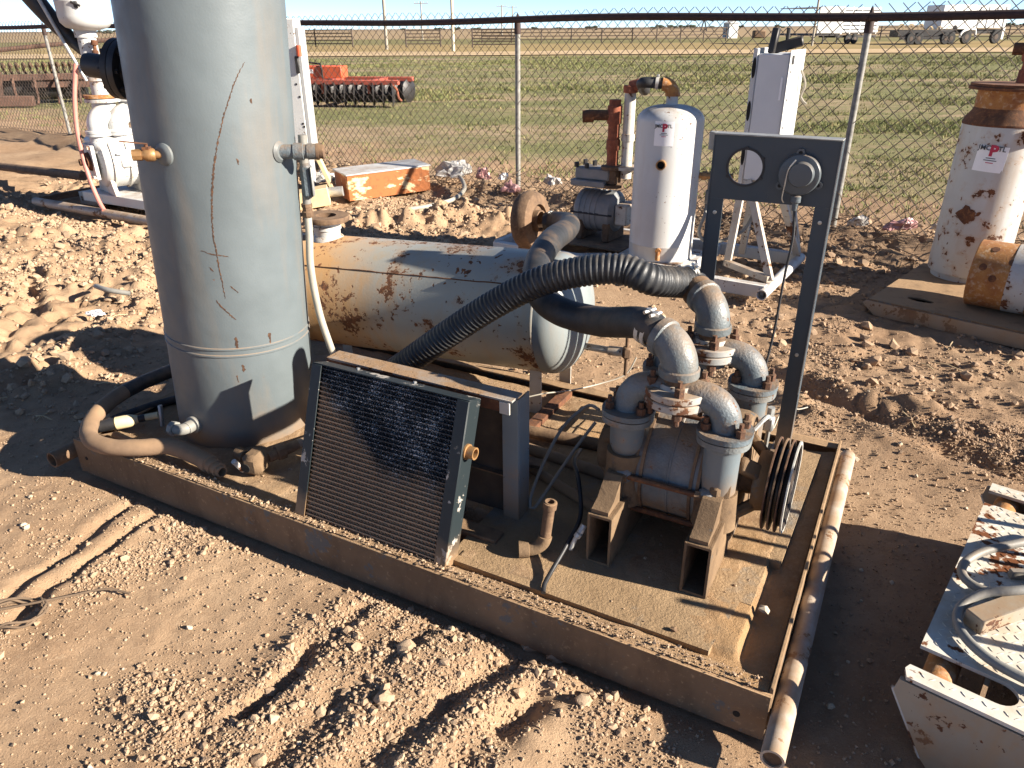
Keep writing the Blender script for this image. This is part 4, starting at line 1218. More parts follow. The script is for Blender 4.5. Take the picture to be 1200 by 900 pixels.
mb = MB(RD); mb.pipe((RW - .002, .030, RH * .70), (RW + .030, .030, RH * .70), .019, .014, 18); mb.lathe([(.018, 0), (.024, 0), (.024, .006), (.018, .007)], (RW, .030, RH * .70), (1, 0, 0), 18); part('outlet_stub', mb, M['brass'], rd)
mb = MB(RD)
for x0 in (.14, .36):
    mb.cyl((x0, RT - .01, RH + .004), (x0, RT - .01, RH + .010), .006, n=6)
part('top_bolt', mb, M['steel'], rd)
# bracket
M['dusty_shade'] = plain('shade_dark_dusty_steel', (0.055, 0.042, 0.032), .9, .3, 10, .3)  # dark tone paints in the shade of the opening behind the radiator
br = thing('radiator_bracket', SW(1.45, .36, .13), 'blue-grey angle-iron stand behind the radiator with a rusty top bar', 'bracket')
mb = MB(SK); mb.span((1.085, .318, .592), (1.80, .385, .599), .001); tb_ = part('top_bar', mb, M['bartop'], br)
mb = MB(SK); mb.span((1.085, .318, .555), (1.755, .325, .5915), .001); part('front_lip', mb, M['rust'], tb_)
mb = MB(SK); mb.span((1.757, .316, .550), (1.792, .3215, .5905), .001); part('gusset', mb, M['white_dirty'], tb_)
mb = MB(SK); mb.span((1.750, .345, .124), (1.806, .352, .5915), .001); mb.span((1.800, .3525, .124), (1.8065, .42, .5915), .001); part('upright', mb, M['bracket'], br)
mb = MB(SK); mb.span((1.127, .372, .150), (1.748, .378, .5905), .001); part('back_panel', mb, M['dusty_shade'], br)
mb = MB(SK); mb.span((1.085, .345, .124), (1.125, .352, .5915), .001); part('upright', mb, M['bracket'], br)
mb = MB(SK); mb.span((1.60, .20, .125), (1.80, .26, .165), .003); mb.span((1.60, .261, .125), (1.606, .345, .165)); part('foot_channel', mb, M['rust_dusty'], br)
mb = MB(SK); mb.span((1.13, .353, .30), (1.755, .40, .305)); mb.beam((1.13, .40, .30), (1.75, .62, .20), .05, .012); part('lower_bar', mb, M['rust_dusty'], br)

# ---------------------------------------------------------------- gauge stand
x0, x1, yp = 2.108, 2.500, 1.190
GZ0, GZ1 = 1.068, 1.276
gs = thing('gauge_panel_stand', SW((x0 + x1) / 2, yp, .153), 'dark blue-grey upright panel stand with a round cut-out and a round gauge housing', 'stand')
uX = SK.to_3x3() @ Vector((1, 0, 0)); uY = SK.to_3x3() @ Vector((0, 1, 0))
mb = MB(SK); xm = x0 + .192; t_ = .005
hz = 1.177
mb.holed(x0, xm, GZ0, GZ1, x0 + .108, hz, lambda a: .0575, (0, yp, 0), (1, 0, 0), (0, 0, 1), -t_, 44)
mb.span((xm + .0002, yp, GZ0), (x1, yp + t_, GZ1))
fp = part('face_plate', mb, M['panel'], gs)
mb = MB(SK)
prof = [(.0575, -.004), (.063, -.004), (.063, .0), (.0575, .0)]
mb.lathe([(.056, -.003), (.063, -.003), (.0635, .0075), (.056, .0075), (.056, -.003)], (x0 + .108, yp, hz), (0, 1, 0), 40)
rg_ = part('cutout_ring', mb, M['black'], fp)
for a in (90, 330, 210, 30):
    mb = MB(SK); mb.cyl((x0 + .108 + .062 * math.cos(R(a)), yp - .006, hz + .062 * math.sin(R(a))), (x0 + .108 + .062 * math.cos(R(a)), yp + .002, hz + .062 * math.sin(R(a))), .006, n=8); part('screw', mb, M['black'], rg_)
mb = MB(SK); mb.span((x0 - .004, yp - .006, GZ1 + .0005), (x1 + .004, yp + .050, GZ1 + .005), .001); part('top_flange', mb, M['zinc'], fp)
for xa, xb, xf in ((x0, x0 + .048, x0 - .0045), (x1 - .048, x1, x1 + .0005)):
    mb = MB(SK); mb.span((xa, yp, .154), (xb, yp + t_, GZ0 - .0003)); mb.span((xf, yp - .002, .154), (xf + .004, yp + .045, GZ1)); lg = part('leg', mb, M['panel'], gs)
    mb = MB(SK)
    xc = (xa + xb) / 2
    for zz in (1.02, .55):
        mb.lathe([(.0, 0), (.0065, 0), (.0065, .004), (.0, .005)], (xc, yp, zz), (0, -1, 0), 10)
    part('bolt', mb, M['steel'], lg)
    mb = MB(SK); mb.span((xa - .01, yp - .03, .1535), (xb + .01, yp + .06, .160), .001); part('foot', mb, M['panel'], lg)
# pale strip painting in the sunlit edge of the right flange
mb = MB(SK); mb.span((x1 + .001, yp - .0045, .40), (x1 + .004, yp - .0022, GZ1 - .002)); part('lit_edge', mb, M['zinc'], gs)
# small grey plate bent over the left top corner
mb = MB(SK); mb.span((x0 - .030, yp + .03, GZ1 - .055), (x0 - .006, yp + .06, GZ1 + .004), .002); part('corner_bracket', mb, M['zinc'], gs)
gx, gz = x0 + .283, 1.168
mb = MB(SK); mb.lathe([(0, .0), (.060, 0), (.066, .004), (.066, .014), (.062, .020), (.045, .024), (0, .024)], (gx, yp - .001, gz), (0, -1, 0), 40)
for a in (95, 215, 335):
    c, s_ = math.cos(R(a)), math.sin(R(a)); mb.lathe([(0, 0), (.0125, 0), (.0125, .012), (0, .012)], (gx + c * .068, yp - .001, gz + s_ * .068), (0, -1, 0), 14)
gg = part('gauge_housing', mb, M['gauge'], gs)
mb = MB(SK); mb.lathe([(.040, .020), (.039, .040), (.036, .046), (0, .048)], (gx + .008, yp - .001, gz + .004), (0, -1, 0), 32); part('gauge_cap', mb, M['gauge'], gg)
for a in (95, 215, 335):
    mb = MB(SK); c, s_ = math.cos(R(a)), math.sin(R(a)); mb.cyl((gx + c * .068, yp - .011, gz + s_ * .068), (gx + c * .068, yp - .0145, gz + s_ * .068), .0062, n=10); part('screw_hole', mb, M['hole'], gg)
mb = MB(SK); mb.lathe([(.012, 0), (.016, .004), (.016, .022), (.011, .026), (.009, .05), (0, .05)], (gx + .002, yp - .014, gz - .064), (0, 0, -1), 12); part('cable_gland', mb, M['pump'], gg)
mb = MB(SK); mb.tube(spline([(gx - .012, yp - .05, gz + .05), (gx - .030, yp - .045, gz + .02), (gx - .036, yp - .04, gz - .03), (gx - .040, yp - .03, gz - .075), (gx - .034, yp - .02, gz - .09)], .006), .0022, 6); part('tag_wire', mb, M['steel'], gg)
pts = [SW(gx + .002, yp - .014, gz - .11), SW(gx + .012, yp - .02, gz - .20), SW(gx + .006, yp - .03, gz - .34), SW(gx + .002, yp - .05, .62), SW(gx - .01, yp - .10, .44), SW(gx - .02, yp - .16, .30), SW(gx - .05, yp - .22, .22), SW(gx - .06, yp - .26, .165)]
mb = MB(); mb.tube(spline(pts, .012), .0045, 8)
single('gauge_cable', mb, M['black'], pts[-1], 'thin black cable hanging from the round gauge down between the stand legs', 'cable')

# ================================================================ LOOSE THINGS ON AND ROUND THE SKID
def add_hose(name, pts, r, mat, label, cat='hose', step=.012, n=14):
    mb = MB(); mb.tube(spline(pts, step), r, n)
    return single(name, mb, M[mat], pts[0], label, cat)
# mud-caked hose
hp = [(-1.30, 3.52, .13), (-1.43, 3.33, .15), (-1.535, 3.166, .18), (-1.621, 2.97, .20), (-1.682, 2.80, .20), (-1.680, 2.62, .20), (-1.61, 2.455, .205), (-1.50, 2.385, .205), (-1.39, 2.377, .205), (-1.28, 2.392, .20), (-1.179, 2.355, .185), (-1.10, 2.300, .178)]
t = thing('drain_hose', hp[5], 'mud-caked thick hose bent round the left end of the skid', 'hose')
P_ = spline(hp, .012); cut = next(i for i, p in enumerate(P_) if p.y < 2.86)
mb = MB(); mb.tube(P_[:cut + 1], .031, 18); part('clean_length', mb, M['rubber'], t, 'clean black rear length of the hose')
mb = MB(); mb.tube(P_[cut:], [.0315 * (1 + .03 * math.sin(i * .7) * math.sin(i * .23)) for i in range(len(P_) - cut)], 18); part('muddy_length', mb, M['mudhose'], t)
e = Vector(hp[-1]); d = (P_[-1] - P_[-4]).normalized()
mb = MB(); mb.lathe([(.033, -.03), (.034, 0), (.027, .004), (.027, .02), (.030, .022), (.030, .032), (.024, .034), (.024, .048), (.027, .05), (.027, .060), (.021, .061), (.021, .075), (.016, .076), (.016, .04)], e, d, 20)
part('coupling', mb, M['mudhose'], t)
# second hose with cream coupling
pts = [(-1.38, 2.99, .14), (-1.455, 2.908, .145), (-1.54, 2.828, .15), (-1.60, 2.745, .155), (-1.64, 2.66, .165), (-1.645, 2.60, .17)]
mb = MB(); mb.tube(spline(pts, .012), .018, 12)
single('supply_hose', mb, M['rubber'], pts[2], 'thin black hose coming from behind the tall vessel along the skid deck', 'hose')
t = thing('valve_coupling', (-1.54, 2.63, .145), 'cream valve coupling with a black collar lying on the skid deck at the left', 'valve')
a = Vector((-1.628, 2.600, .178)); b = Vector((-1.40, 2.672, .195)); d = (b - a).normalized()
mb = MB(); mb.cyl(a - d * .02, a + d * .035, .024, n=18); part('black_collar', mb, M['black'], t)
mb = MB(); mb.lathe([(.020, 0), (.026, .006), (.026, .055), (.022, .07), (.016, .085), (.014, .09)], a + d * .035, d, 14)
for k in range(4): mb.lathe([(0, 0), (.010, 0), (.010, .018), (.006, .022), (0, .022)], a + d * (.045 + .018 * k), Vector((-.1, -.1, 1)), 8)
part('valve_body', mb, M['cream'], t)
mb = MB(); mb.cyl(a + d * .124, a + d * .150, .015, n=12); part('rubber_ring', mb, M['black'], t)
mb = MB(); mb.cyl(a + d * .150, a + d * .198, .0135, n=12); part('nipple', mb, M['cream'], t)
mb = MB(); mb.beam(a + d * .200 + Vector((.01, .01, .04)), a + d * .215 + Vector((0, -.02, -.045)), .022, .012, (1, 0, 0), .003); part('lever', mb, M['galv'], t)
mb = MB(); mb.cyl((-1.575, 2.562, .155), (-1.43, 2.470, .152), .017, n=14)
single('loose_pipe', mb, M['mudhose'], (-1.5, 2.51, .14), 'short dusty pipe lying beside the bent hose on the skid deck', 'pipe')
# cast fitting with pipe running under the radiator
t = thing('cast_valve_block', SW(.80, .19, .13), 'dark dusty cast iron valve block between the tall vessel and the radiator', 'valve')
mb = MB(SK); mb.box((.805, .185, .178), (.075, .085, .085), Matrix.Rotation(R(12), 3, 'Z'), .018); mb.cyl((.75, .19, .178), (.70, .20, .178), .024, n=16); vb = part('block_body', mb, M['dusty'], t)
mb = MB(SK); mb.cyl((.800, .138, .172), (.799, .143, .172), .017, n=14); part('port', mb, M['hole'], vb)
mb = MB(SK); mb.cyl((.77, .118, .205), (.772, .15, .150), .010, n=8); part('lug', mb, M['white_rust'], vb)
mb = MB(SK); mb.cyl((.835, .22, .185), (.875, .33, .195), .020, n=14); mb.lathe([(.02, 0), (.030, .002), (.030, .03), (.02, .032)], (.845, .25, .188), (.04, .11, .01), 8); part('union', mb, M['rust_dusty'], t)
mb = MB(SK); mb.cyl((.872, .325, .195), (.96, .50, .20), .019, n=14); part('blue_pipe', mb, M['bracket'], t)
# upright brass pipe with elbow
t = thing('copper_stub_pipe', SW(1.965, .26, .153), 'dusty copper stub pipe standing on an elbow in front of the pump', 'pipe')
mb = MB(SK); mb.elbow((1.915, .205, .175), (.6, .35, 0), (0, 0, 1), .05, .021, 16, 8); mb.lathe([(.020, -.03), (.026, -.03), (.026, 0), (.02, .002)], (1.915, .205, .175), (.86, .5, 0), 16); part('elbow', mb, M['dusty'], t)
mb = MB(SK); ez = Vector((1.9585, .2303, .222)); mb.pipe(ez, ez + Vector((.012, .006, .125)), .0165, .0125, 16); mb.lathe([(.016, 0), (.021, .002), (.021, .022), (.016, .024)], ez + Vector((.0095, .005, .10)), (.012, .006, .125), 16); part('riser', mb, M['rust_dusty'], t)
# black cable on the deck
pts = [SW(2.032, .068, .16), SW(2.022, .095, .165), SW(2.018, .154, .172), SW(2.022, .24, .20), SW(2.026, .335, .25), SW(1.98, .42, .32), SW(1.93, .50, .33), SW(1.90, .62, .30)]
add_hose('pump_cable', pts, .007, 'black', 'black cable drooping from the pump to the edge of the base plate', 'cable')
pts = [SW(2.055, .265, .245), SW(2.045, .255, .225), SW(2.035, .245, .19)]
mb = MB(); mb.tube(pts, .007, 8); mb.lathe([(.006, 0), (.011, .004), (.011, .016), (.006, .02)], pts[0], pts[1] - pts[0], 8); mb.tube([pts[0], SW(2.062, .28, .265)], .010, 8)
single('hose_tail', mb, M['galv'], pts[2], 'small metal hose tail pointing up beside the left pump pedestal', 'fitting')
pts = [SW(1.96, .62, .47), SW(1.90, .66, .45), SW(1.84, .60, .38), SW(1.815, .50, .28), SW(1.81, .42, .19), SW(1.83, .41, .17), SW(1.86, .50, .24), SW(1.90, .58, .33), SW(1.95, .62, .42)]
add_hose('grey_wire_loop', pts, .0055, 'conduit', 'loop of grey wire hanging between the bracket and the pump', 'wire')
pts = [SW(1.515, .988, .25), SW(1.57, 1.03, .26), SW(1.64, 1.12, .25), SW(1.72, 1.26, .24), SW(1.80, 1.33, .27), SW(1.83, 1.37, .34)]
add_hose('white_wire', pts, .003, 'beige', 'thin white wire running from the tank leg towards the pump', 'wire')
pts = [(1.03, 2.55, .17), (1.10, 2.66, .21), (1.18, 2.80, .16), (1.27, 2.92, .06), (1.36, 3.0, .03)]
add_hose('trailing_cord', [Vector(p) for p in pts], .003, 'beige', 'pale cord trailing off the rear of the skid beside the panel stand', 'cord')
# dusty drain pipes lying behind the bracket
for k, (ya, za) in enumerate(((.80, .165), (.70, .160), (.60, .158))):
    mb = MB(SK); mb.cyl((1.55 + .05 * k, ya + .06, za), (2.02, ya - .10 * (k - 1), za + .01), .026 - .004 * k, n=14)
    single('drain_pipe', mb, M['mudhose'] if k else M['rust_dusty'], SW(1.8, ya, .13), ['thickest', 'middle', 'thinnest'][k] + ' of three dusty pipes lying on the deck left of the pump', 'pipe', 'dusty pipes on the deck')
# rope-like wire coil in the dirt, left front
c0 = Vector((-1.50, 1.715, .012)); pts = []
for k in range(46):
    a = 2 * PI * k / 18; r_ = .085 + .006 * math.sin(k * 1.3)
    pts.append(c0 + Vector((math.cos(a) * r_, math.sin(a) * r_ * .75, .006 * math.sin(k * .8) + .002 * k / 8)))
pts += [c0 + Vector((.12, .06, .01)), c0 + Vector((.22, .10, .006)), c0 + Vector((.30, .09, .0))]
for p in pts: p.z += float(gheight(np.array([p.x]), np.array([p.y]))[0]) + .004
add_hose('wire_coil', pts, .0038, 'stick', 'small loop of old brown wire half buried in the dirt at the lower left', 'wire')
# two stones on the deck
for (x, y, z, s_, lab) in ((2.595, .30, .152, .017, 'lone stone lying on the skid deck by the right end'), (2.40, .105, .158, .011, 'small dark stone on the front corner of the pump base plate')):
    v = IV * (1 + .16 * rng.normal(size=(len(IV), 1))); mb = MB(SK)
    mb.add([(x + q_[0] * s_, y + q_[1] * s_ * .8, z + q_[2] * s_ * .7) for q_ in v], [tuple(f) for f in IF])
    single('deck_stone', mb, M['stone'] if s_ > .012 else M['rust_dusty'], SW(x, y, z - .01), lab, 'stone', 'stones on the skid', sharp=10)
# big clods in front
for i, (x, y, s_, lab) in enumerate(((-.30, 1.55, .030, 'largest pale clod sitting between the wheel ruts'), (-.335, 1.375, .026, 'round pale clod near the lower edge of the ruts'), (.05, 1.60, .035, 'broken clod against the foot of the front channel'), (.12, 1.55, .030, 'split clod lying just in front of the channel'), (-.62, 1.22, .020, 'upright clod fragment at the bottom left of the ruts'), (.18, 1.37, .022, 'lone clod in the smooth dirt below the channel'))):
    bm = bmesh.new(); bmesh.ops.create_icosphere(bm, subdivisions=2, radius=1.0); bm.verts.index_update()
    vs = [v.co.copy() for v in bm.verts]; fs = [tuple(v.index for v in f.verts) for f in bm.faces]; bm.free()
    nn = [1 + .55 * float(vnoise(np.array([v.x * 1.7 + 9 * i]), np.array([v.y * 1.7 + v.z * 2.3]))[0]) for v in vs]
    g = float(gheight(np.array([x]), np.array([y]))[0])
    mb = MB(); mb.add([(x + v.x * k * s_, y + v.y * k * s_ * .85, g + s_ * .3 + v.z * k * s_ * .65) for v, k in zip(vs, nn)], fs)
    single('dirt_clod', mb, M['clod'], (x, y, g), lab, 'clod', 'large clods in the foreground', sharp=25)

# ================================================================ WHITE TREAD-PLATE SKID (lower right)
VF = frame(.915, 1.253, -40)
def VW(x, y, z): return VF @ Vector((x, y, z))
vs_ = thing('tread_plate_skid', VW(.6, .5, 0), 'rust-streaked white skid with tread-plate deck and notched corners at the lower right', 'skid')
L2 = 1.9
poly = [(.0, .108), (.0, .880)]
poly = [(.0, .880), (.0, .108), (.17, .108)] + [(.17 + .040 * math.cos(R(a)), .068 + .040 * math.sin(R(a))) for a in range(75, -90, -15)] + [(.17, .028), (-.004, .028), (-.010, .010), (.0, -.018), (L2, -.018), (L2, 1.02), (-.002, 1.02), (-.002, .965), (.17, .965)] + [(.17 + .040 * math.cos(R(a)), .923 + .042 * math.sin(R(a))) for a in range(75, -90, -15)] + [(.17, .881)]
mb = MB(VF); mb.prism(poly, (0, 0, .238), (1, 0, 0), (0, 1, 0), .010); dk = part('deck_plate', mb, M['tread'], vs_)
mb = MB(VF)
random.seed(3)
def inpl(x, y):
    if x < .012 or x > 1.3 or y < -.01 or y > 1.01: return False
    if x < .215 and (.018 < y < .118 or .872 < y < .975): return False
    return True
i = 0
while i * .021 < 1.32:
    j = 0
    while j * .021 < 1.05:
        x = .006 + i * .021; y = -.012 + j * .021
        if inpl(x, y):
            a = R(45 if (i + j) % 2 else -45)
            mb.add([(x + math.cos(a) * .009, y + math.sin(a) * .009, .2482), (x - math.cos(a) * .009, y - math.sin(a) * .009, .2482),
                    (x - math.sin(a) * .0026, y + math.cos(a) * .0026, .2482), (x + math.sin(a) * .0026, y - math.cos(a) * .0026, .2482), (x + math.cos(a) * .005, y + math.sin(a) * .005, .2497), (x - math.cos(a) * .005, y - math.sin(a) * .005, .2497)],
                   [(0, 2, 4), (4, 2, 5), (2, 1, 5), (1, 3, 5), (5, 3, 4), (3, 0, 4)])
        j += 1
    i += 1
part('tread_bars', mb, M['tread'], dk, kind='stuff')
for y0, nm in ((-.022, 'runner'), (1.006, 'runner')):
    mb = MB(VF); mb.prism([(-.012, .236), (-.018, .20), (.075, .035), (.105, .0), (L2, .0), (L2, .236)], (0, y0 + .014, 0), (1, 0, 0), (0, 0, 1), .014); part(nm, mb, M['runner'], vs_)
    mb = MB(VF); mb.beam((-.016, y0 + .007, .203), (.078, y0 + .007, .035), .013, .02, (0, 0, 1), .004); part('nose_edge', mb, M['white_rust'], vs_)
mb = MB(VF); mb.cyl((.055, -.006, .195), (.055, 1.004, .195), .036, n=22); part('cross_pipe', mb, M['orange_rust'], vs_)
mb = MB(VF); mb.span((.14, .0, .06), (.15, 1.0, .237)); part('end_wall', mb, M['rust_dusty'], vs_)
mb = MB(VF); mb.beam((.080, .238, .274), (.46, .86, .312), .050, .046, (0, 0, 1), .003); part('brace_channel', mb, M['runner'], vs_)
mb = MB(VF); mb.beam((.12, .52, .262), (.5, .80, .268), .02, .025, (0, 0, 1), .002); part('flat_bar', mb, M['conduit'], vs_)
# unseen uprights right of the picture, added to cast stripes of shadow
for (x, y, r_, h) in ((.60, .66, .022, .95), (.60, .76, .010, .9), (.62, .83, .010, .9), (.60, .98, .012, .8), (.62, .40, .012, .7)):
    mb = MB(VF); mb.cyl((x, y, .248), (x, y, h), r_, n=12); part('upright', mb, M['white_dirty'], vs_)
pts = [VW(.80, .62, .30), VW(.55, .56, .29), VW(.30, .55, .285), VW(.13, .55, .275), VW(.065, .50, .268), VW(.10, .44, .266), VW(.20, .40, .266), VW(.40, .36, .266), VW(.7, .40, .266)]
add_hose('grey_conduit', [(1.62, 1.70, .31), (1.423, 1.662, .30), (1.30, 1.640, .285), (1.226, 1.600, .272), (1.205, 1.545, .268), (1.24, 1.497, .267), (1.314, 1.474, .268), (1.45, 1.48, .268)], .0118, 'conduit', 'grey conduit looping over the tread plate above the white brace', 'conduit')
add_hose('grey_conduit', [(1.45, 1.46, .33), (1.275, 1.440, .325), (1.19, 1.455, .30), (1.125, 1.432, .272), (1.090, 1.36, .268), (1.105, 1.275, .268), (1.16, 1.205, .268), (1.26, 1.12, .268), (1.4, 1.03, .268)], .0118, 'conduit', 'grey conduit bending round the end of the white brace towards the corner', 'conduit')

# ================================================================ WHITE TANK UNIT (middle distance)
UF = frame(-.123, 5.581, -33)
def UW(x, y, z): return UF @ Vector((x, y, z))
us = thing('white_pump_skid', UW(1.0, .42, 0), 'low white rail skid frame behind the horizontal tank, carrying the white vertical tank', 'skid')
def rail(a, b, w_=.055, h_=.085, nm='rail', mat='white'):
    mb = MB(UF); mb.beam(a, b, w_, h_, (0, 0, 1), .004); return part(nm, mb, M[mat], us)
rail((.0, .0, .09), (2.06, .0, .09)); rail((.0, .85, .09), (2.06, .85, .09)); rail((.0, .03, .0885), (.0, .82, .0885), nm='cross_rail')
rail((.98, .03, .0885), (.98, .82, .0885), nm='cross_rail'); rail((1.47, .03, .0885), (1.47, .82, .0885), nm='cross_rail')
mb = MB(UF); mb.pipe((2.06, -.09, .09), (2.06, .90, .09), .034, .028, 18); part('end_pipe', mb, M['white'], us)
mb = MB(UF); mb.span((.12, .22, .128), (.95, .80, .136)); part('pump_plate', mb, M['rust_dusty'], us)
mb = MB(UF); mb.span((1.0, .05, .1285), (1.45, .55, .138), .002); part('tank_plate', mb, M['white_rust'], us)
mb = MB(UF); mb.beam((.55, .03, .075), (.85, .24, .075), .05, .05); part('corner_brace', mb, M['white'], us)
# vertical white tank
wt = thing('white_vertical_tank', UW(1.225, .285, .138), 'chipped white upright cylinder tank with a sticker and a capped side port', 'tank')
O_ = UW(1.225, .285, .138)
mb = MB(); prof = [(0, 0), (.216, 0), (.220, .004), (.220, .10), (.222, .103), (.220, .107), (.220, .905)]
for i in range(1, 11):
    a = PI / 2 * i / 10; prof.append((.220 * math.cos(a) ** .75 if i < 10 else 0, .905 + .10 * math.sin(a)))
mb.lathe(prof, O_, (0, 0, 1), 56); wsh = part('shell', mb, M['white'], wt)
tocam = (Vector((0, 0, 0)) - Vector((O_.x, O_.y, 0))).normalized(); tright = Vector((-tocam.y, tocam.x, 0))
if tright.x < 0: tright = -tright
def WT(ang, z, r=.220):
    a = R(ang); d = tocam * math.cos(a) + tright * math.sin(a); return O_ + d * r + Vector((0, 0, z)), d
p, d = WT(-9, .655); mb = MB(); mb.pipe(p - d * .01, p + d * .035, .032, .025, 20); pt = part('side_port', mb, M['brass'], wt)
mb = MB(); mb.cyl(p + d * .003, p + d * .006, .0255, n=18); part('port_hole', mb, M['hole'], pt)
p, d = WT(-3, .085); mb = MB(); mb.cyl(p - d * .01, p + d * .03, .020, n=14); mb.cyl(p + d * .02 , p + d * .03 - Vector((0, 0, .06)), .016, n=10); part('drain_plug', mb, M['orange_rust'], wt)
def sticker(parent, Mx, w_, h_, tank_r, nm='sticker'):
    # slightly curved white sticker with its printing
    vs = []; fs = []; n = 8
    for i in range(n + 1):
        a = (i / n - .5) * w_ / tank_r
        for zz in (-h_ / 2, h_ / 2): vs.append(Mx @ Vector((math.sin(a) * tank_r, zz, (math.cos(a) - 1) * tank_r + .0012)))
    for i in range(n): fs.append((2 * i, 2 * i + 2, 2 * i + 3, 2 * i + 1))
    vs2 = [v - (Mx.to_3x3() @ Vector((0, 0, 1))) * .0025 for v in vs]; k = len(vs)
    fs2 = [tuple(x + k for x in f[::-1]) for f in fs]
    mb = MB(); mb.add(vs + vs2, fs + fs2 + [(0, 1, k + 1, k), (2 * n, k + 2 * n, k + 2 * n + 1, 2 * n + 1)])
    st = part(nm, mb, M['label'], parent, 'white printed sticker')
    def T(x, y): return Mx @ Matrix.Translation((x, y, .0028))
    s = w_ / .13
    text_mesh('JMC', .030 * s, T(-.036 * s, .048 * s), M['ink'], st, 'lettering', .0006, .0008)
    text_mesh('TL', .030 * s, T(.036 * s, .048 * s), M['ink'], st, 'lettering', .0006, .0008)
    text_mesh('P', .066 * s, T(.004 * s, .036 * s), M['inkred'], st, 'lettering', .0006, .0035 * s)
    for k, (yy, ww) in enumerate(((.004, .04), (-.006, .055), (-.017, .032))):
        mb = MB(T(0, yy * s)); mb.box((0, 0, 0), (ww * s, .0035 * s, .0008)); part('printed_line', mb, M['ink'] if k < 2 else M['inkred'], st)
p, d = WT(-9, .845)
Mx = Matrix.Translation(p) @ Matrix((tright * math.cos(R(-9)) - tocam * math.sin(R(-9)), Vector((0, 0, 1)), d)).transposed().to_4x4()
sticker(wt, Mx, .125, .150, .220)
# hose elbow on top and short black hose to the riser
top = O_ + Vector((0, 0, 1.0)); tl = -tright
mb = MB(); mb.cyl(top - Vector((0, 0, .02)), top + Vector((0, 0, .07)), .038, n=18); part('top_nozzle', mb, M['white_rust'], wt)
mb = MB(); e = mb.elbow(top + Vector((0, 0, .06)), (0, 0, 1), tl, .07, .044, 18, 8); mb.lathe([(.048, 0), (.048, .02), (.044, .022)], top + Vector((0, 0, .055)), (0, 0, 1), 18); part('top_elbow', mb, M['orange_rust'], wt)
rp = UW(.83, .50, 0); rz = 1.20
hp = [e, e + tl * .05 + Vector((0, 0, .005)), e + tl * .13 + Vector((0, .02, .0)), Vector((rp.x + .09, rp.y - .06, 1.205)), Vector((rp.x + .045, rp.y - .03, 1.245))]
t, P_ = hose('vent_hose', hp, .034, M['rubber'], 'short black hose bridging the white tank top and the riser pipe')
clamp(t, P_[3], P_[4] - P_[2], .036, .02); clamp(t, P_[-3], P_[-2] - P_[-4], .036, .015)
# side valve with pipe, right of tank
p, d = WT(84, .56); mb = MB(); mb.cyl(p - d * .02, p + d * .22, .022, n=14); mb.cyl(p + d * .02, p + d * .05, .030, n=8); mb.cyl(p + d * .08, p + d * .14, .029, n=8); part('side_pipe', mb, M['brass'], wt)
q0 = p + d * .07
mb = MB(); mb.cyl(q0, q0 - Vector((0, 0, .09)), .008, n=8); mb.box(q0 - Vector((0, 0, .14)), (.035, .035, .10), None, .01); part('sensor_box', mb, M['conduit'], wt)
pts = [q0 - Vector((0, 0, .18)), q0 + Vector((-.02, -.04, -.26)), q0 + Vector((-.05, -.06, -.36)), q0 + Vector((.0, -.05, -.43)), q0 + Vector((.12, -.04, -.43)), q0 + Vector((.28, .0, -.36)), q0 + Vector((.35, .02, -.18))]
add_hose('sensor_conduit', pts, .011, 'conduit', 'grey conduit sagging from the white tank side sensor to the cabinet stand', 'conduit')
# gearbox pump of that unit
up = thing('grey_pump', UW(.62, .50, .136), 'grey ribbed pump with red-rust standpipes behind the horizontal tank', 'pump')
mb = MB(UF); cz = .345; cy = .50
prof = [(0, 0), (.10, 0), (.125, .02), (.150, .03), (.155, .04), (.155, .07)]
for k in range(4): prof += [(.150, .072 + k * .045), (.150, .10 + k * .045), (.156, .102 + k * .045), (.156, .112 + k * .045)]
prof += [(.155, .262), (.155, .31), (.12, .34), (0, .34)]
mb.lathe(prof, (.46, cy, cz), (1, 0, 0), 36); part('barrel', mb, M['greypump'], up)
mb = MB(UF); mb.span((.50, cy - .14, .137), (.56, cy + .14, .30), .01); mb.span((.72, cy - .14, .137), (.78, cy + .14, .30), .01); part('feet', mb, M['rust_dusty'], up)
for x in (.50, .57): pass
mb = MB(UF); mb.cyl((.46, cy - .15, cz), (.80, cy - .15, cz), .008, n=8); part('tie_rod', mb, M['darksteel'], up)
mb = MB(UF); mb.span((.44, cy - .13, .535), (.72, cy + .10, .58), .006); mb.span((.46, cy - .10, .58), (.74, cy + .07, .665), .01); mf = part('top_casting', mb, M['greypump'], up)
for (x, y) in ((.47, cy - .09), (.47, cy + .05), (.56, cy + .03), (.56, cy - .1)):
    mb = MB(UF); mb.cyl((x, y, .665), (x, y, .70), .018, n=6); part('bolt', mb, M['darksteel'], mf)
mb = MB(UF); mb.lathe([(0, 0), (.085, 0), (.085, .02), (0, .02)], (.74, cy - .04, .535), (0, 0, 1), 24); mb.lathe([(0, 0), (.085, 0), (.085, .022), (.05, .03), (0, .03)], (.74, cy - .04, .664), (0, 0, 1), 24); mb.span((.69, cy - .09, .557), (.79, cy + .01, .662), .006); part('outlet_flange', mb, M['rust_dusty'], up)
mb = MB(UF); mb.cyl((.735, cy - .04, .69), (.735, cy - .04, 1.0), .042, n=18); mb.cyl((.735, cy - .04, .80), (.735, cy - .04, .87), .050, n=18); mb.cyl((.735, cy - .04, .98), (.735, cy - .04, 1.10), .052, n=18); mb.cyl((.735, cy - .04, 1.10), (.735, cy - .04, 1.14), .044, n=8); rs_ = part('standpipe', mb, M['rust_red'], up)
pc = UW(.735, cy - .04, 1.035)
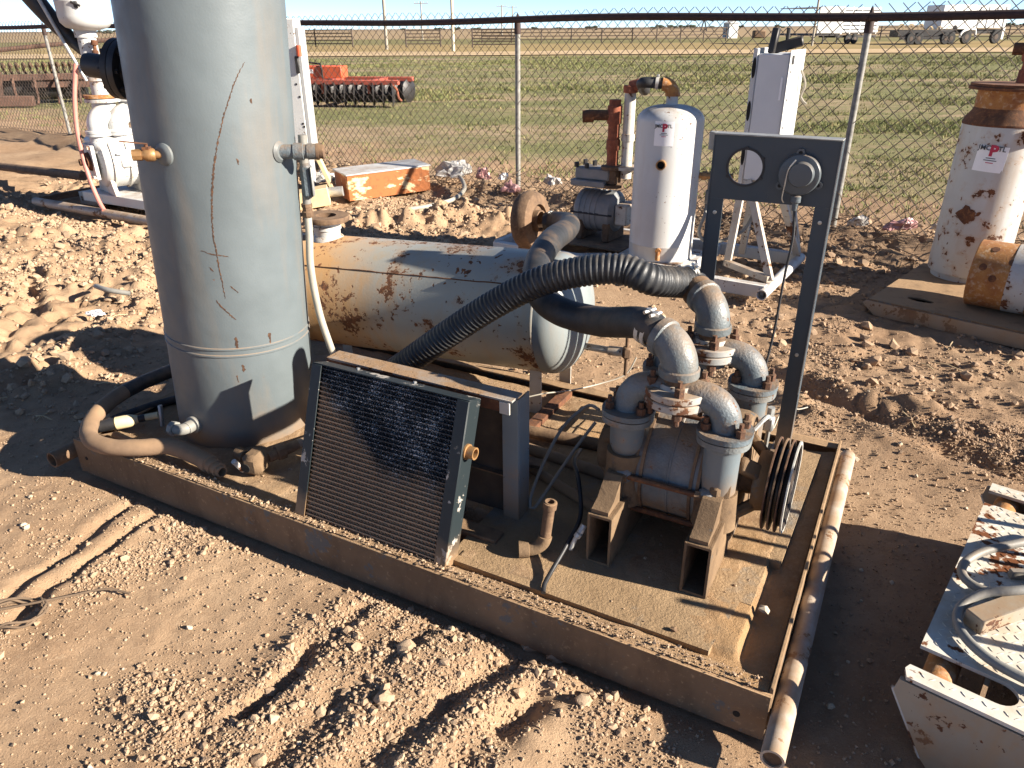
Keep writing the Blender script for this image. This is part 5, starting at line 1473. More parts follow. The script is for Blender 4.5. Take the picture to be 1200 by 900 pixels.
mb = MB(); mb.cyl(pc, pc - tright * .17, .036, n=16); mb.pipe(pc - tright * .15 + Vector((0, 0, -.005)), pc - tright * .225 + Vector((0, 0, -.01)), .043, .033, 18); rb = part('side_outlet', mb, M['rust'], rs_)
mb = MB(); mb.cyl(pc - tright * .20, pc - tright * .215, .034, n=14); part('outlet_bore', mb, M['hole'], rb)
mb = MB(UF); mb.cyl((.83, cy, .60), (.83, cy, 1.19), .040, n=18); mb.lathe([(.04, 0), (.047, .003), (.047, .05), (.04, .053)], (.83, cy, .86), (0, 0, 1), 18); mb.lathe([(0, 0), (.09, 0), (.09, .022), (.045, .026)], (.83, cy, .665), (0, 0, 1), 24); part('riser', mb, M['white_dirty'], up)
mb = MB(UF); mb.lathe([(.042, 0), (.052, .004), (.052, .045), (.048, .05), (0, .05)], (.83, cy, 1.185), (0, 0, 1), 18); pe = UW(.83, cy, 1.225)
mb.M = Matrix(); mb.cyl(pe, Vector((rp.x + .055, rp.y - .035, 1.24)), .040, n=16); part('riser_elbow', mb, M['rust_red'], up)
mb = MB(UF); mb.span((.80, cy - .10, .27), (.90, cy + .1, .42), .01); part('bearing_box', mb, M['white_dirty'], up)
# rusty volute the smooth hose runs into
vo_ = thing('rusty_volute', (.18, 4.52, .0), 'rusty round blower housing that the smooth black hose plugs into', 'blower')
vc = Vector((.17, 5.02, .455))
hd = Vector((.35, -.93, 0)).normalized()
vc = Vector(h1[-1]) - Vector((0.02, -.02, 0))
ax_ = Vector((.86, -.50, .1)).normalized()
mb = MB(); mb.lathe([(0, -.07), (.10, -.07), (.165, -.05), (.180, -.02), (.180, .02), (.165, .05), (.10, .062), (.10, .04), (.065, .035), (.065, .075), (.055, .075), (.055, .0), (0, .0)], vc - ax_ * .06 + Vector((-.02, .03, 0)), ax_, 36); part('housing', mb, M['rust_dusty'], vo_)
mb = MB(); mb.box(Vector((vc.x - .05, vc.y + .06, .19)), (.16, .16, .42), Matrix.Rotation(R(-33), 3, 'Z'), .02); part('mount', mb, M['rust_dusty'], vo_)
# control cabinet on its stand
cb = thing('control_cabinet', UW(1.85, .46, .12), 'tall narrow white control cabinet on a splayed white angle-iron stand', 'cabinet')
CX0, CX1, CY0, CY1, CZ0, CZ1 = 1.735, 1.925, .33, .62, .70, 1.45
mb = MB(UF); mb.span((CX0, CY0, CZ0), (CX1, CY1, CZ1), .006); part('shell', mb, M['cabgrey'], cb)
mb = MB(UF); mb.span((CX0 - .030, CY0 - .004, CZ0 - .03), (CX0 - .001, CY1 + .03, CZ1 + .03), .004); sp = part('back_plate', mb, M['white'], cb)
mb = MB(UF)
for zz in (CZ1 - .08, CZ1 - .33, CZ1 - .60): mb.prism([(.012 * math.cos(a), .06 * math.sin(a)) for a in [2 * PI * k / 16 for k in range(16)]], (CX0 - .016, CY0 - .0045, zz), (1, 0, 0), (0, 0, 1), .002)
part('slot_hole', mb, M['hole'], sp, kind='stuff')
mb = MB(UF); mb.span((CX1 + .001, CY0 - .012, CZ0 - .04), (CX1 + .008, CY1 + .05, CZ1 + .02), .002); dr = part('side_door', mb, M['white'], cb)
for zz in (CZ1 - .10, CZ1 - .26, CZ1 - .42, CZ1 - .57):
    mb = MB(UF); mb.cyl((CX1 + .0075, CY0 + .03, zz), (CX1 + .0095, CY0 + .03, zz), .010, n=10); part('rivet', mb, M['hole'], dr)
mb = MB(UF); mb.span((CX1 + .0075, CY0 + .02, CZ1 - .06), (CX1 + .0105, CY0 + .07, CZ1 - .01)); part('latch', mb, M['darksteel'], dr)
mb = MB(UF); mb.span((CX1 - .035, CY0 - .006, CZ1 - .26), (CX1 - .022, CY0 - .0005, CZ1 - .13), .001); part('handle', mb, M['label'], cb)
mb = MB(UF); mb.beam((CX0 + .04, CY0 + .10, CZ1 + .02), (CX1 + .03, CY0 + .14, CZ1 + .07), .08, .06, (0, 0, 1), .008); mb.beam((CX0 + .06, CY0 + .06, CZ1), (CX0 + .07, CY0 + .08, CZ1 + .14), .05, .04, (1, 0, 0), .006); mb.cyl((CX0 + .13, CY0 + .12, CZ1 + .06), (CX0 + .13, CY0 + .12, CZ1 + .14), .012, n=8); part('terminal_block', mb, M['darksteel'], cb)
for a, b in (((1.70, .32, .12), (1.735, .34, CZ0)), ((1.70, .66, .12), (1.73, .62, CZ0)), ((2.05, .10, .13), (1.77, .33, CZ0)), ((2.05, .80, .13), (1.92, .46, CZ0)), ((1.95, .62, CZ0), (2.04, .85, .12))):
    mb = MB(UF); mb.beam(a, b, .045, .012, (0, 1, .2)); mb.beam(Vector(a) + Vector((.018, .018, 0)), Vector(b) + Vector((.018, .018, 0)), .008, .036, (0, 1, .2)); part('stand_leg', mb, M['white_dirty'], cb)
mb = MB(UF); mb.beam((1.70, .32, .14), (2.05, .10, .14), .04, .04); part('stand_foot', mb, M['white_dirty'], cb)
mb = MB(UF); mb.tube(spline([(CX1 + .02, CY1 - .05, CZ1 - .10), (CX1 + .05, CY1 - .02, CZ1 - .18), (CX1 + .03, CY1, CZ1 - .26), (CX1 + .07, CY1, CZ1 - .30)], .02), .008, 6); part('ground_wire', mb, M['pinktrash'] if 0 else M['graywood'], cb)
# small bracket on the panel stand side rail

# ================================================================ RUSTY TANK UNIT (right)
RF = frame(2.181, 4.256, -43.5)
def RW_(x, y, z): return RF @ Vector((x, y, z))
rs2 = thing('rusty_tank_skid', RW_(.6, .5, 0), 'low brown plate skid with peeling white front edge under the rusty tank', 'skid')
mb = MB(RF); mb.holed(-.02, .60, .02, .45, .22, .20, lambda a: .034 / max(1e-6, math.sqrt((math.cos(a) * .45) ** 2 + math.sin(a) ** 2)), (0, 0, .088), (1, 0, 0), (0, 1, 0), .010, 30)
mb.prism([(.6002, .02), (1.7, .02), (1.7, 1.25), (-.02, 1.25), (-.02, .4503), (.6002, .4503)], (0, 0, .088), (1, 0, 0), (0, 1, 0), .010)
part('deck_plate', mb, M['skid'], rs2)
mb = MB(RF); mb.prism([(-.03, .088), (-.05, .07), (.03, .005), (1.7, .005), (1.7, .088)], (0, .022, 0), (1, 0, 0), (0, 0, 1), .012); part('front_edge', mb, M['runner'], rs2)
mb = MB(RF); mb.span((-.03, .024, .01), (-.022, 1.25, .087)); part('end_edge', mb, M['rust_dusty'], rs2)
rt = thing('rusty_white_tank', RW_(.27, .92, .098), 'rust-eaten white upright tank with flanged neck and sticker at the right edge', 'tank')
O_ = RW_(.27, .92, .098)
mb = MB(); mb.lathe([(0, 0), (.20, 0), (.20, .035), (.222, .04), (.225, .05), (.225, .955)], O_, (0, 0, 1), 56); rsh = part('shell', mb, M['white_rust'], rt)
mb = MB(); mb.lathe([(.2255, .953), (.229, .956), (.229, .966), (.2255, .97), (.215, .995), (.190, 1.03), (.183, 1.05)], O_, (0, 0, 1), 56); part('shoulder', mb, M['rust'], rt)
mb = MB(); mb.lathe([(.183, 1.049), (.182, 1.06), (.182, 1.155), (0, 1.155)], O_, (0, 0, 1), 48); part('neck', mb, M['necky'] if 'necky' in M else M['orange_rust'], rt)
mb = MB(); mb.lathe([(.18, 1.150), (.245, 1.150), (.247, 1.153), (.247, 1.166), (.245, 1.168), (0, 1.168)], O_, (0.01, 0, 1), 48); mb.lathe([(.0, 1.1695), (.24, 1.1695), (.24, 1.184), (0, 1.184)], O_, (0.01, 0, 1), 48); part('lid_flange', mb, M['rust'], rt)
tc2 = (Vector((0, 0, 0)) - Vector((O_.x, O_.y, 0))).normalized(); tr2 = Vector((-tc2.y, tc2.x, 0)); tr2 = tr2 if tr2.x > 0 else -tr2
def RTp(ang, z, r=.225):
    a = R(ang); d = tc2 * math.cos(a) + tr2 * math.sin(a); return O_ + d * r + Vector((0, 0, z)), d
pp = O_ + tr2 * .02 - tc2 * .03
mb = MB(); mb.lathe([(.050, 1.18), (.050, 1.255), (.042, 1.258), (.040, 1.30), (.052, 1.305), (.058, 1.33), (.058, 1.42), (.050, 1.425), (.044, 1.43), (.044, 1.46), (.03, 1.468), (0, 1.468)], pp, (.03, 0, 1), 20); cp_ = part('top_riser', mb, M['rust_red'], rt)
mb = MB(); mb.cyl(pp + Vector((.04, 0, 1.37)) , pp + Vector((.04, 0, 1.37)) - tr2 * .11, .034, n=14); part('riser_branch', mb, M['rust'], cp_)
p, d = RTp(-20, .435); mb = MB(); mb.prism([((.05 + .012 * math.sin(k * 2.1)) * math.cos(2 * PI * k / 14), (.05 + .012 * math.cos(k * 1.7)) * math.sin(2 * PI * k / 14)) for k in range(14)], p - d * .012, Vector((-d.y, d.x, 0)), (0, 0, 1), .016); part('rust_patch', mb, M['rust'], rt)
p, d = RTp(30, .09); mb = MB(); mb.lathe([(0, -.02), (.05, -.02), (.05, .012), (.035, .02), (.035, .028), (0, .028)], p, d, 20); part('drain_boss', mb, M['rust'], rt)
p, d = RTp(42, .90); nd2 = (d + Vector((0, 0, .5))).normalized(); mb = MB(); mb.pipe(p - nd2 * .03, p + nd2 * .085, .046, .036, 20); mb.cyl(p - nd2 * .02, p + nd2 * .05, .037, n=16); part('side_nozzle', mb, M['rust'], rt)
p, d = RTp(-6, .775)
rvec = tr2 * math.cos(R(-6)) - tc2 * math.sin(R(-6))
Mx = Matrix.Translation(p) @ Matrix((rvec, Vector((0, 0, 1)), d)).transposed().to_4x4() @ Matrix.Rotation(R(-3), 4, 'Z')
sticker(rt, Mx, .165, .150, .225)
# lying rusty cylinder
rc = thing('rusty_cylinder', RW_(.85, .36, .098), 'orange-rusted cylinder lying on the low skid at the right edge', 'cylinder')
a = RW_(.43, .33, .290); b = RW_(1.55, .40, .290)
mb = MB(); Lc = (b - a).length; mb.lathe([(0, 0.02), (.16, .012), (.184, 0), (.190, .006), (.190, Lc - .03), (.17, Lc), (0, Lc)], a, b - a, 48); part('shell', mb, M['orange_rust'], rc)
for (s_, ang) in ((.09, 62), (.19, 40), (.06, 25), (.25, 75), (.12, 8), (.30, 20)):
    axc = (b - a).normalized(); sd = axc.cross(Vector((0, 0, 1))).normalized(); sd = -sd if sd.y > 0 else sd
    n_ = (sd * math.cos(R(ang)) + Vector((0, 0, 1)) * math.sin(R(ang)))
    p = a + axc * s_ + n_ * .190; mb = MB(); mb.lathe([(0, -.01), (.022, -.01), (.020, .0012), (0, .0012)], p, n_, 12); part('rust_pit', mb, M['rust'], rc)
mb = MB(); mb.lathe([(.1905, .19), (.1925, .192), (.1925, .30), (.1905, .302)], a, b - a, 48); part('white_band', mb, M['white_rust'], rc)

# ================================================================ CHAIN-LINK FENCE
FP = [(-13.2, 16.80), (-10.3, 14.90), (-7.394, 13.05), (-4.9, 11.45), (-2.9, 10.15), (.083, 8.25), (2.783, 6.346), (5.5, 4.55), (8.2, 2.75)]
FH = 1.665
fn = thing('chain_link_fence', (.083, 8.25, 0), 'chain-link fence with a dark rusty top rail and thin grey posts behind the equipment', 'fence')
for i, (x, y) in enumerate(FP):
    z0 = float(gheight(np.array([x]), np.array([y]))[0])
    mb = MB(); mb.cyl((x, y, z0 - .2), (x, y, FH - .03), .027, n=14); ps = part('post', mb, M['post'] if 'post' in M else M['galv'], fn)
    mb = MB(); mb.lathe([(.034, -.12), (.034, -.03), (.022, 0), (.012, .05), (0, .075)], (x, y, FH), (0, 0, 1), 12); part('post_cap', mb, M['rail'], ps)
def railz(x): return FH + .012 * math.sin(x * 1.7) + .008 * math.sin(x * .6 + 1)
for i, ((x0, y0), (x1, y1)) in enumerate(zip(FP[:-1], FP[1:])):
    mb = MB(); d = Vector((x1 - x0, y1 - y0, 0)); L_ = d.length; d.normalize()
    pts = [Vector((x0, y0, 0)) + d * (L_ * k / 12) for k in range(13)]
    for p in pts: p.z = railz(p.x)
    off = Vector((d.y, -d.x, 0)) * .062
    mb.tube([p + off for p in pts], .031, 12); rl = part('top_rail', mb, M['rail'], fn)
    # diamond wires
    mb = MB(); step = .098; rw = .0033
    nn = int((L_ + FH) / step) + 2
    off2 = Vector((d.y, -d.x, 0)) * .028
    for sgn in (1, -1):
        for k in range(-1, nn):
            s0 = k * step if sgn > 0 else k * step
            # wire goes up: s = s0 -/+ z
            pts = []
            for zz in np.linspace(.02, FH + .085, 9):
                s_ = s0 - zz if sgn > 0 else s0 - (FH + .085) + zz
                if s_ < 0 or s_ > L_: continue
                zz2 = zz + .008 * math.sin(s_ * 2.1 + i)
                wob = .018 * math.sin(s_ * 1.3 + zz * 2.2 + i)
                pts.append(Vector((x0, y0, zz2)) + d * s_ + off2 + Vector((d.y, -d.x, 0)) * (wob + .0022 * sgn))
            if len(pts) > 1: mb.tube(pts, rw, 4, False)
    part('chain_link_mesh', mb, M['wire'], fn)
    mb = MB(); wpts = [Vector((x0, y0, .05)) + d * (L_ * k / 8) + off2 for k in range(9)]; mb.tube(wpts, .003, 4, False); part('tension_wire', mb, M['wire'], fn)

# ================================================================ WHITE PUMP UNIT (far left)
LF = frame(-4.65, 7.364, -30)
def LW(x, y, z): return LF @ Vector((x, y, z))
ls = thing('white_pipe_skid', LW(.9, .4, 0), 'white pipe-runner skid under the white pump at the far left', 'skid')
mb = MB(LF); mb.cyl((-.05, 0, .085), (1.9, 0, .085), .042, n=16); part('runner', mb, M['white_dirty'], ls)
mb = MB(LF); mb.cyl((-.05, .85, .085), (1.9, .85, .085), .042, n=16); part('runner', mb, M['white_dirty'], ls)
mb = MB(LF); mb.beam((-.02, .04, .10), (-.02, .81, .10), .05, .06); part('cross_rail', mb, M['rust_dusty'], ls)
mb = MB(LF); mb.span((.55, .13, .13), (1.7, .82, .22), .006); part('base_channel', mb, M['white'], ls)
mb = MB(LF); mb.span((.28, .25, .05), (.55, .75, .17), .004); part('base_block', mb, M['white_dirty'], ls)
lp = thing('white_pump', LW(1.1, .38, .22), 'bulky white-painted pump with elbows, half hidden behind the tall vessel', 'pump')
cz = .52; cy = .38
LPF = LF @ Matrix.Translation((.95, .47, 0)) @ Matrix.Rotation(R(72), 4, 'Z') @ Matrix.Translation((-1.05, -.38, 0))
mb = MB(LPF); mb.lathe([(0, 0), (.16, 0), (.23, .02), (.25, .05), (.25, .22), (.255, .225), (.255, .245), (.25, .25), (.25, .62), (.22, .66), (0, .66)], (.72, cy, cz), (1, 0, 0), 40); part('casing', mb, M['white'], lp)
for xx in (.76, 1.02, 1.25):
    mb = MB(LPF); mb.prism([(-.26, .222), (.26, .222), (.15, .42), (-.15, .42)], (xx, cy, 0), (0, 1, 0), (0, 0, 1), .035); part('foot', mb, M['white_dirty'], lp)
mb = MB(LPF)
mb.holed(-.13, .13, -.15, .15, 0, 0, lambda a: .085, (.665, cy - .02, cz), (0, -1, 0), (0, 0, 1), -.03, 32); ff = part('bearing_frame', mb, M['white'], lp)
mb = MB(LPF); mb.lathe([(.03, -.08), (.03, 0), (.05, .0), (.05, -.03), (.08, -.03), (.08, .02)], (.66, cy - .02, cz), (1, 0, 0), 24); part('bearing', mb, M['rust'], ff)
for (yy, zz) in ((-.11, .13), (.11, .13), (-.11, -.13), (.11, -.13)):
    mb = MB(LPF); mb.cyl((.662, cy - .02 + yy, cz + zz), (.64, cy - .02 + yy, cz + zz), .016, n=6); part('bolt', mb, M['white_dirty'], ff)
mb = MB(LPF); mb.sphere((1.16, cy - .25, .44), .17, 20, 12, (.8, .35, 1.0)); part('side_cover', mb, M['cabgrey'], lp)
for k in range(4):
    mb = MB(LPF); mb.lathe([(.248, 0), (.266, .002), (.266, .014), (.248, .016)], (.80 + k * .14, cy, cz), (1, 0, 0), 36); part('casing_rib', mb, M['white_dirty'], lp)
mb = MB(LPF); mb.span((.86, cy - .262, .46), (1.06, cy - .10, .62), .02); mb.span((.84, cy - .272, .585), (1.10, cy - .12, .60), .003); part('valve_chest', mb, M['white'], lp)
mb = MB(LPF); mb.span((.70, cy - .20, .60), (1.30, cy + .2, .735), .04); part('top_casing', mb, M['white'], lp)
for (xx, yy) in ((.78, cy - .10), (.95, cy - .12), (1.3, cy - .1)):
    mb = MB(LPF); mb.lathe([(.11, 0), (.11, .022), (0, .022)], (xx, yy, .745), (0, 0, 1), 24); mb.lathe([(.11, 0), (.11, .02), (.085, .025), (.085, .06), (0, .06)], (xx, yy, .770), (0, 0, 1), 24); mb.cyl((xx, yy, .60), (xx, yy, .745), .085, n=20)
    e = mb.elbow((xx, yy, .82), (0, 0, 1), (.95, .3, 0), .10, .085, 20, 8); part('elbow', mb, M['white'], lp)
mb = MB(LPF); mb.cyl((.90, cy, .90), (.90, cy, 1.02), .10, n=20); mb.cyl((1.15, cy, .88), (1.15, cy, 1.02), .12, n=20); part('manifold', mb, M['white'], lp)
for xx in (.90, 1.15):
    for zz, mt in ((1.02, 'white_rust'), (1.055, 'orange_rust')):
        mb = MB(LPF); mb.lathe([(0, 0), (.15, 0), (.15, .028), (0, .028)], (xx, cy, zz), (0, 0, 1), 28); part('flange', mb, M[mt], lp)
mb = MB(LPF); mb.cyl((.90, cy, 1.083), (.90, cy, 1.22), .075, n=18); mb.lathe([(.10, 0), (.10, .03), (0, .03)], (.90, cy, 1.20), (0, 0, 1), 20); part('strainer', mb, M['white_rust'], lp)
mb = MB(LPF); mb.sphere((.90, cy, 1.27), .105, 20, 12, (1, 1, 1.15)); part('dome', mb, M['cabgrey'], lp)
mb = MB(LPF); mb.cyl((1.15, cy, 1.083), (1.15, cy, 1.18), .10, n=18); mb.span((1.0, cy - .03, 1.14), (1.14, cy + .03, 1.2), .01); mb.cyl((1.08, cy, 1.17), (1.08, cy, 1.33), .045, n=14); part('check_valve', mb, M['white_rust'], lp)
# tank carried above it
lt = thing('white_overhead_tank', LW(.97, .32, 1.36), 'small white tank carried above the white pump at the upper left edge', 'tank')
O_ = LW(.97, .30, 1.60)
mb = MB(); mb.lathe([(0, 0), (.09, .005), (.17, .03), (.205, .07), (.212, .12), (.212, .225), (.215, .23), (.212, .236), (.212, .62), (.17, .70), (0, .72)], O_, (0, 0, 1), 40); part('shell', mb, M['white'], lt)
mb = MB(); mb.cyl(O_ + Vector((-.03, 0, -.05)), O_ + Vector((-.03, 0, .03)), .09, n=18); mb.cyl(O_ + Vector((-.03, 0, -.22)), O_ + Vector((-.03, 0, -.05)), .075, n=18); part('neck', mb, M['white'], lt)
mb = MB(); mb.lathe([(.016, 0), (.026, .003), (.026, .05), (.016, .053), (.016, .09), (.028, .095), (.028, .13), (0, .13)], O_ + Vector((.06, -.09, -.20)), (.12, 0, 1), 10); mb.cyl(O_ + Vector((.05, -.09, -.19)), O_ + Vector((-.02, -.12, -.27)), .022, n=10); part('drain_valve', mb, M['rust'], lt)
mb = MB(); mb.box(O_ + Vector((.05, -.21, .20)), (.03, .02, .05), None, .005); mb.cyl(O_ + Vector((.02, -.22, .22)), O_ + Vector((.09, -.22, .19)), .010, n=8); part('latch', mb, M['darksteel'], lt)
mb = MB(); mb.cyl(LW(.66, .06, 2.0), LW(.90, .22, 1.20), .016, n=10); part('support_rod', mb, M['galv'], lt)
pts = [LW(.35, .05, 2.25), LW(.52, .10, 1.95), LW(.66, .18, 1.70), LW(.80, .25, 1.52), LW(.92, .30, 1.40)]
P_ = spline(pts, .02); mb = MB(); mb.tube(P_, [.115 - .07 * i / len(P_) for i in range(len(P_))], 18)
single('black_duct', mb, M['black'], pts[-1], 'black tapering duct curving down to the white pump at the upper left', 'duct')
pts = [LW(.88, .17, 1.34), LW(.865, .15, 1.25), LW(.85, .10, 1.05), LW(.84, .06, .80), LW(.86, .04, .55), LW(.92, .02, .35), LW(1.00, .0, .20), LW(1.08, -.02, .12)]
mb = MB(); mb.tube(spline(pts, .015), .020, 12)
single('pink_hose', mb, M['pink'], pts[-1], 'faded pink hose hanging in front of the white pump', 'hose')

# ================================================================ THINGS BY THE FENCE
# long rusty pipe on the ground at the left
mb = MB(); a = Vector((-9.2, 12.6, .10)); b = Vector((-4.1, 7.75, .42)); mb.cyl((-7.6, 10.2, .07), (-4.25, 7.55, .30), .045, n=14)
single('long_steel_pipe', mb, M['rust_dusty'], (-5.9, 8.9, .1), 'long dark pipe lying on the dirt at the left, ending at the white pump', 'pipe')
# tall white enclosure behind the vessel, seen edge-on
wc = thing('tall_white_enclosure', (-2.3, 8.1, 0), 'narrow tall white enclosure showing behind the right side of the tall vessel', 'cabinet')
EF = frame(-2.245, 8.1, -6)
mb = MB(EF); mb.span((-.45, 0, .42), (.125, .20, 1.70), .008); part('shell', mb, M['white'], wc)
mb = MB(EF); mb.span((.128, .01, .40), (.165, .19, 1.62), .004); fl_ = part('side_channel', mb, M['fargrey'], wc)
for zz, xx in ((1.58, .04), (1.1, .08), (.98, .10), (.72, .10), (.69, .11), (.52, .09)):
    mb = MB(EF); mb.cyl((xx, -.004, zz), (xx, .002, zz), .011, n=10); part('screw', mb, M['hole'], wc)
mb = MB(EF); mb.cyl((.155, -.02, 1.36), (.155, -.02, 1.46), .025, n=12); part('beacon', mb, M['red'], wc)
mb = MB(EF); mb.span((.10, -.02, 1.20), (.135, -.003, 1.36), .004); part('hinge', mb, M['darksteel'], wc)
mb = MB(EF); mb.span((-.40, .03, 0), (-.34, .17, .42)); mb2 = MB(EF); mb2.span((.05, .03, 0), (.11, .17, .42)); part('leg', mb, M['fargrey'], wc); part('leg', mb2, M['fargrey'], wc)
mb = MB(); mb.beam((-1.98, 7.78, .50), (-1.80, 7.70, .08), .10, .04, (1, 0, 0), .003); single('leaning_board', mb, M['wood'], (-1.85, 7.72, .05), 'pale timber board leaning against the foot of the tall white enclosure', 'board')
mb = MB(); mb.box((-1.98, 7.45, .09), (.34, .20, .17), Matrix.Rotation(R(12), 3, 'Z') @ Matrix.Rotation(R(-8), 3, 'Y'), .004); single('timber_block', mb, M['wood'], (-1.98, 7.45, 0), 'cut timber block lying left of the orange-sided box', 'timber')
mb = MB(); mb.cyl((-1.95, 7.62, .10), (-1.70, 7.62, .12), .05, n=14); single('pipe_offcut', mb, M['galv'], (-1.8, 7.62, .05), 'short pale pipe offcut between the timber block and the box', 'pipe')
# box with orange rusted side
bx = thing('metal_box', (-1.22, 7.95, 0), 'white-topped metal box with a peeling orange side lying near the fence', 'box')
BF = frame(-1.64, 7.62, 29.5) @ Matrix.Rotation(R(-1.5), 4, 'Y')
mb = MB(BF); mb.span((0, 0, .015), (.90, .012, .265), .002); part('front_side', mb, M['boxrust'], bx)
mb = MB(BF); mb.span((-.012, -.012, .268), (.915, .44, .282), .002); part('lid', mb, M['white'], bx)
mb = MB(BF); mb.span((0, .42, .015), (.90, .432, .265), .002); part('back_side', mb, M['white_dirty'], bx)
for x0 in (0, .888):
    mb = MB(BF); mb.span((x0, .0125, .015), (x0 + .012, .4195, .265), .001); part('end_side', mb, M['boxrust'], bx)
# crumpled plastic
def crumple(name, c, s, mat, label, seed, sc=(1, 1, .5)):
    rr = np.random.default_rng(seed)
    bm = bmesh.new(); bmesh.ops.create_icosphere(bm, subdivisions=3, radius=1.0); bm.verts.index_update()
    mb = MB(); vs = []
    for v in bm.verts:
        k = 1 + .5 * float(vnoise(np.array([v.co.x * 2.3 + seed]), np.array([v.co.y * 2.3 + v.co.z * 1.7]))[0]) * 2 + .10 * rr.normal()
        vs.append((c[0] + v.co.x * k * s * sc[0], c[1] + v.co.y * k * s * sc[1], c[2] + max(-.02, v.co.z * k * s * sc[2])))
    fs = [tuple(v.index for v in f.verts) for f in bm.faces]; bm.free()
    mb.add(vs, fs); single(name, mb, M[mat], c, label, 'litter', 'plastic litter by the fence', sharp=12)
crumple('plastic_film', (-.62, 8.35, .16), 0.150, 'clearplastic', 'pale crumpled plastic film piled against the right end of the orange-sided box', 1, (1.2, .8, .8))
crumple('plastic_film', (-2.05, 8.3, .12), 0.120, 'film', 'crumpled plastic film on the ground behind the timber block', 2, (1.3, .8, .6))
crumple('pink_wrapper', (-.30, 8.35, .12), 0.075, 'pinktrash', 'pinkish wrapper in the brush by the fence, right of the orange-sided box', 3, (1, .7, 1.2))
crumple('pink_wrapper', (.0, 7.75, .10), 0.083, 'pinktrash', 'crumpled pink and white wrapper at the foot of the middle fence post', 4, (1, .7, .9))
crumple('plastic_film', (.44, 8.0, .12), 0.075, 'film', 'small clear plastic scrap just right of the middle fence post', 5, (1, .7, 1.0))
crumple('plastic_film', (-.08, 8.3, .12), 0.053, 'label', 'white paper scrap in the brush left of the middle fence post', 6, (.8, .7, 1.1))
crumple('plastic_bag', (3.18, 6.02, .11), 0.098, 'pinktrash', 'pale pink plastic bag in the dirt left of the rusty tank', 7, (1.2, .8, .7))
crumple('plastic_film', (2.90, 6.12, .12), 0.068, 'film', 'white plastic scrap next to the right-hand fence post', 8, (1.2, .6, .8))
crumple('plastic_film', (3.52, 6.0, .11), 0.060, 'film', 'pale plastic scrap nearest to the rusty tank by the fence', 9, (1.0, .7, .7))
# dry brush caught along the fence: twigs
def twigs(name, n, fn, label):
    mb = MB(); random.seed(hash(name) % 1000 + n)
    for k in range(n):
        x, y, r_ = fn(); z = float(gheight(np.array([x]), np.array([y]))[0])
        a = random.uniform(0, 2 * PI); L_ = random.uniform(.08, .35); el = random.uniform(-.1, .7)
        p = Vector((x, y, z + random.uniform(0, r_))); d = Vector((math.cos(a) * math.cos(el), math.sin(a) * math.cos(el), math.sin(el)))
        q_ = p + d * L_ * .5 + Vector((random.uniform(-.04, .04), random.uniform(-.04, .04), random.uniform(-.02, .04)))
        mb.tube([p, q_, p + d * L_], [.005, .004, .002], 4, False)
    return mb
def fencespot():
    k = random.choice([4, 4, 5, 5, 6]); (x0, y0), (x1, y1) = FP[k], FP[k + 1]; t_ = random.random()
    o = random.gauss(-.35, .22); return x0 + (x1 - x0) * t_ - .547 * -o * 1, y0 + (y1 - y0) * t_ + .837 * o, .10
mb = twigs('brush', 420, fencespot, ''); link = single('dry_brush', mb, M['stick'], (0, 8, 0), 'tangled dry twigs and weeds along the foot of the fence', None, None, 'stuff')
def yardspot():
    x = random.uniform(-3.5, 3.4); y = random.uniform(2.8, 7.4); return x, y, .01
random.seed(5)
mb = MB()
for k in range(120):
    x, y, _ = yardspot()
    if not free(np.array([x]), np.array([y]), .1)[0]: continue
    z = float(gheight(np.array([x]), np.array([y]))[0]); a = random.uniform(0, PI); L_ = random.uniform(.04, .16)
    mb.tube([(x, y, z + .006), (x + math.cos(a) * L_ * .5, y + math.sin(a) * L_ * .5, z + .018), (x + math.cos(a) * L_, y + math.sin(a) * L_, z + .008)], .003, 4, False)
single('dry_straw', mb, M['stickpale'], (0, 5, 0), 'scattered dry straw stems on the bare yard', None, None, 'stuff')
# bent bright pipe scrap in front of the box
pts = [(-.55, 8.15, .16), (-.50, 7.95, .14), (-.48, 7.72, .10), (-.58, 7.45, .06), (-.80, 7.25, .04), (-1.0, 7.15, .03)]
add_hose('scrap_cable', [Vector(p) for p in pts], .022, 'beige', 'bent pale cable scrap lying in the dirt right of the orange-sided box', 'cable')
# dark curved hose bit in the left dirt
pts = [(-2.78, 4.78, .05), (-2.72, 4.66, .09), (-2.60, 4.58, .09), (-2.48, 4.60, .06)]
add_hose('hose_scrap', [Vector(p) for p in pts], .016, 'conduit', 'short curved hose scrap half buried in the churned earth at the left', 'hose')
crumple('paper_scrap', (-2.55, 4.28, .04), 0.038, 'label', 'white paper scrap on the churned earth left of the tall vessel', 10, (1.2, .7, .5))

# ================================================================ FIELD AND HORIZON
# orange disc harrow
dh = thing('disc_harrow', (-3.9, 18.3, 0), 'orange-red disc harrow parked in the field beyond the fence', 'harrow')
HF = frame(-5.3, 18.75, -10)
mb = MB(HF); mb.span((.0, -.45, .60), (1.62, -.05, .86), .015); fb = part('weight_box', mb, M['red'], dh)
random.seed(8)
for k in range(9):
    mb = MB(HF); x0 = .50 + k * .052; mb.span((x0, -.4535, .705 + random.uniform(0, .01)), (x0 + random.uniform(.03, .046), -.4505, .785)); part('lettering', mb, M['label'], fb)
mb = MB(HF); mb.tube(spline([(.2, -.3, .90), (.6, -.3, .94), (1.0, -.3, .90), (1.15, -.46, .88), (1.17, -.46, .60)], .05), .02, 8); part('hydraulic_hose', mb, M['darksteel'], dh)
mb = MB(HF); mb.span((-.4, -.52, .47), (2.95, -.38, .57), .01); part('front_beam', mb, M['reddark'], dh)
mb = MB(HF); mb.span((-.4, .75, .47), (2.9, .89, .57), .01); part('rear_beam', mb, M['reddark'], dh)
